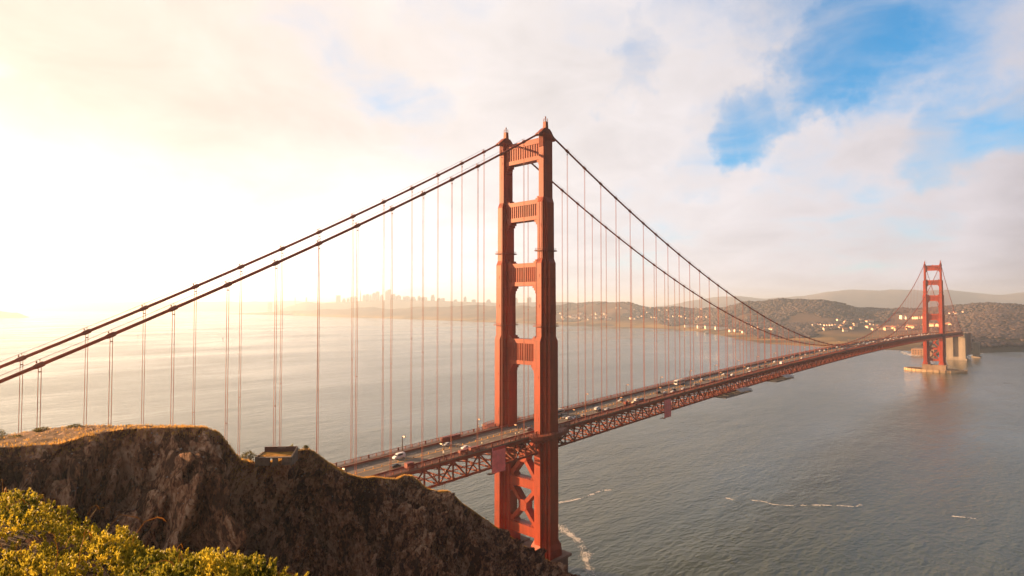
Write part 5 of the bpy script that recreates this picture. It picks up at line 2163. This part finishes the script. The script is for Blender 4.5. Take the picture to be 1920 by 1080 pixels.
def brush(name, cond, count, label, m_='leaf', hs=(.025, .065)):
    ds__ = rng.uniform(2.2, 8.6, count * 8)
    ss = rng.uniform(-1.35, .12, count * 8) * ds__
    ok_ = cond(ds__, ss)
    ds__, ss = ds__[ok_][:count], ss[ok_][:count]
    lump = fbm(ds__ * 2.1, ss * 2.1, 0, 3, 81)
    lump2 = fbm(ds__ * 6, ss * 6, 0, 2, 82)
    zt_ = fg_top(ds__, ss) + .15 * lump + .06 * lump2
    depthdown = np.abs(rng.normal(0, .06, len(ds__)))
    Pw = np.stack([CX + FH[0] * ds__ + RT[0] * ss, CY + FH[1] * ds__ + RT[1] * ss, CZ + zt_ - .09 - depthdown], 1)
    c_ = Pw.mean(0)
    o = empty(name, (c_[0], c_[1], c_[2] - .4))
    off = np.array([c_[0], c_[1], c_[2] - .4])
    til = rng.normal(0, .42, (len(Pw), 2))
    V, Q = sprigs(Pw - off, rng.uniform(hs[0], hs[1], len(Pw)), 26, .0255, til)
    np_mesh('foliage', V, Q, M[m_], o)
    m = MB()
    for k in range(0, len(Pw), max(1, len(Pw) // 90)):
        p = Pw[k] - off
        m.tube([(0, 0, -.15), (p[0] * .7, p[1] * .7, p[2] * .4 - .12), tuple(p + np.array([0, 0, -.03]))], [.02, .012, .004], 4, False)
    m.build('stem', M['stem'], o)
    tag(o, label, 'bush', 'brush close to the viewer')
    return o


def zone(lo, hi):
    return lambda d, s: (s / d > lo) & (s / d <= hi)


brush('brush_bush', lambda d, s: (s / d <= -.60) & (d > 5.0), 6200, 'sunlit yellow-green bush rising highest behind the rest of the brush')
brush('brush_bush', lambda d, s: (s / d <= -.66) & (d <= 5.0), 5200, 'yellow-green bush with dry stalks in the corner')
brush('brush_bush', lambda d, s: (s / d > -.66) & (s / d <= -.52) & (d <= 5.9), 5200, 'dense golden green bush in the middle of the brush')
brush('brush_bush', lambda d, s: (s / d > -.52) & (s / d <= -.345) & (d <= 4.8), 6000, 'golden bush at the tapering tip of the brush')
# dry grass stalks among the brush
V_, F_ = [], []
m = MB()
for k in range(56):
    d_ = rng.uniform(2.8, 6.6)
    s_ = rng.uniform(-.98, -.34) * d_
    if rng.random() < .6: s_ = rng.uniform(-.95, -.68) * d_
    zt_ = float(fg_top(np.array(d_), np.array(s_)))
    p = np.array([CX + FH[0] * d_ + RT[0] * s_, CY + FH[1] * d_ + RT[1] * s_, CZ + zt_ - .1])
    h = rng.uniform(.10, .26)
    a_ = rng.uniform(0, 6.28)
    le = rng.uniform(.1, .8) * h
    dv = np.array([math.cos(a_) * le, math.sin(a_) * le, 0])
    pts = [p, p + dv * .25 + np.array([0, 0, h * .55]), p + dv * .7 + np.array([0, 0, h * .95]), p + dv * 1.3 + np.array([0, 0, h * (1.0 if rng.random() < .6 else .75)])]
    m.tube(pts, [.003, .0025, .002, .004], 4, False)
    if rng.random() < .5:
        q = pts[-1]
        m.tube([q, q + dv * .25 + np.array([0, 0, -.02]), q + dv * .45 + np.array([0, 0, -.06])], [.004, .005, .001], 4, False)
tag(m.build('grass', M['straw']), 'dry orange grass stalks bending over the brush', 'grass', kind='stuff')

# ------------------------------------------------------------------ haze
hm = bpy.data.materials.new('sea_haze')
hm.use_nodes = True
t = hm.node_tree
t.nodes.clear()
out = t.nodes.new('ShaderNodeOutputMaterial')
pv = t.nodes.new('ShaderNodeVolumePrincipled')
pv.inputs['Color'].default_value = (.66, .80, 1.0, 1)
pv.inputs['Density'].default_value = 0.95e-4
pv.inputs['Anisotropy'].default_value = .35
t.links.new(pv.outputs[0], out.inputs['Volume'])
m = MB()
HB = WR + 300
m.box((0, 0, 195), (2 * HB, 2 * HB, 420))
hz = m.build('haze', hm)
hz['kind'] = 'stuff'
tag(hz, 'pale warm sea haze filling the air over the strait', 'haze')
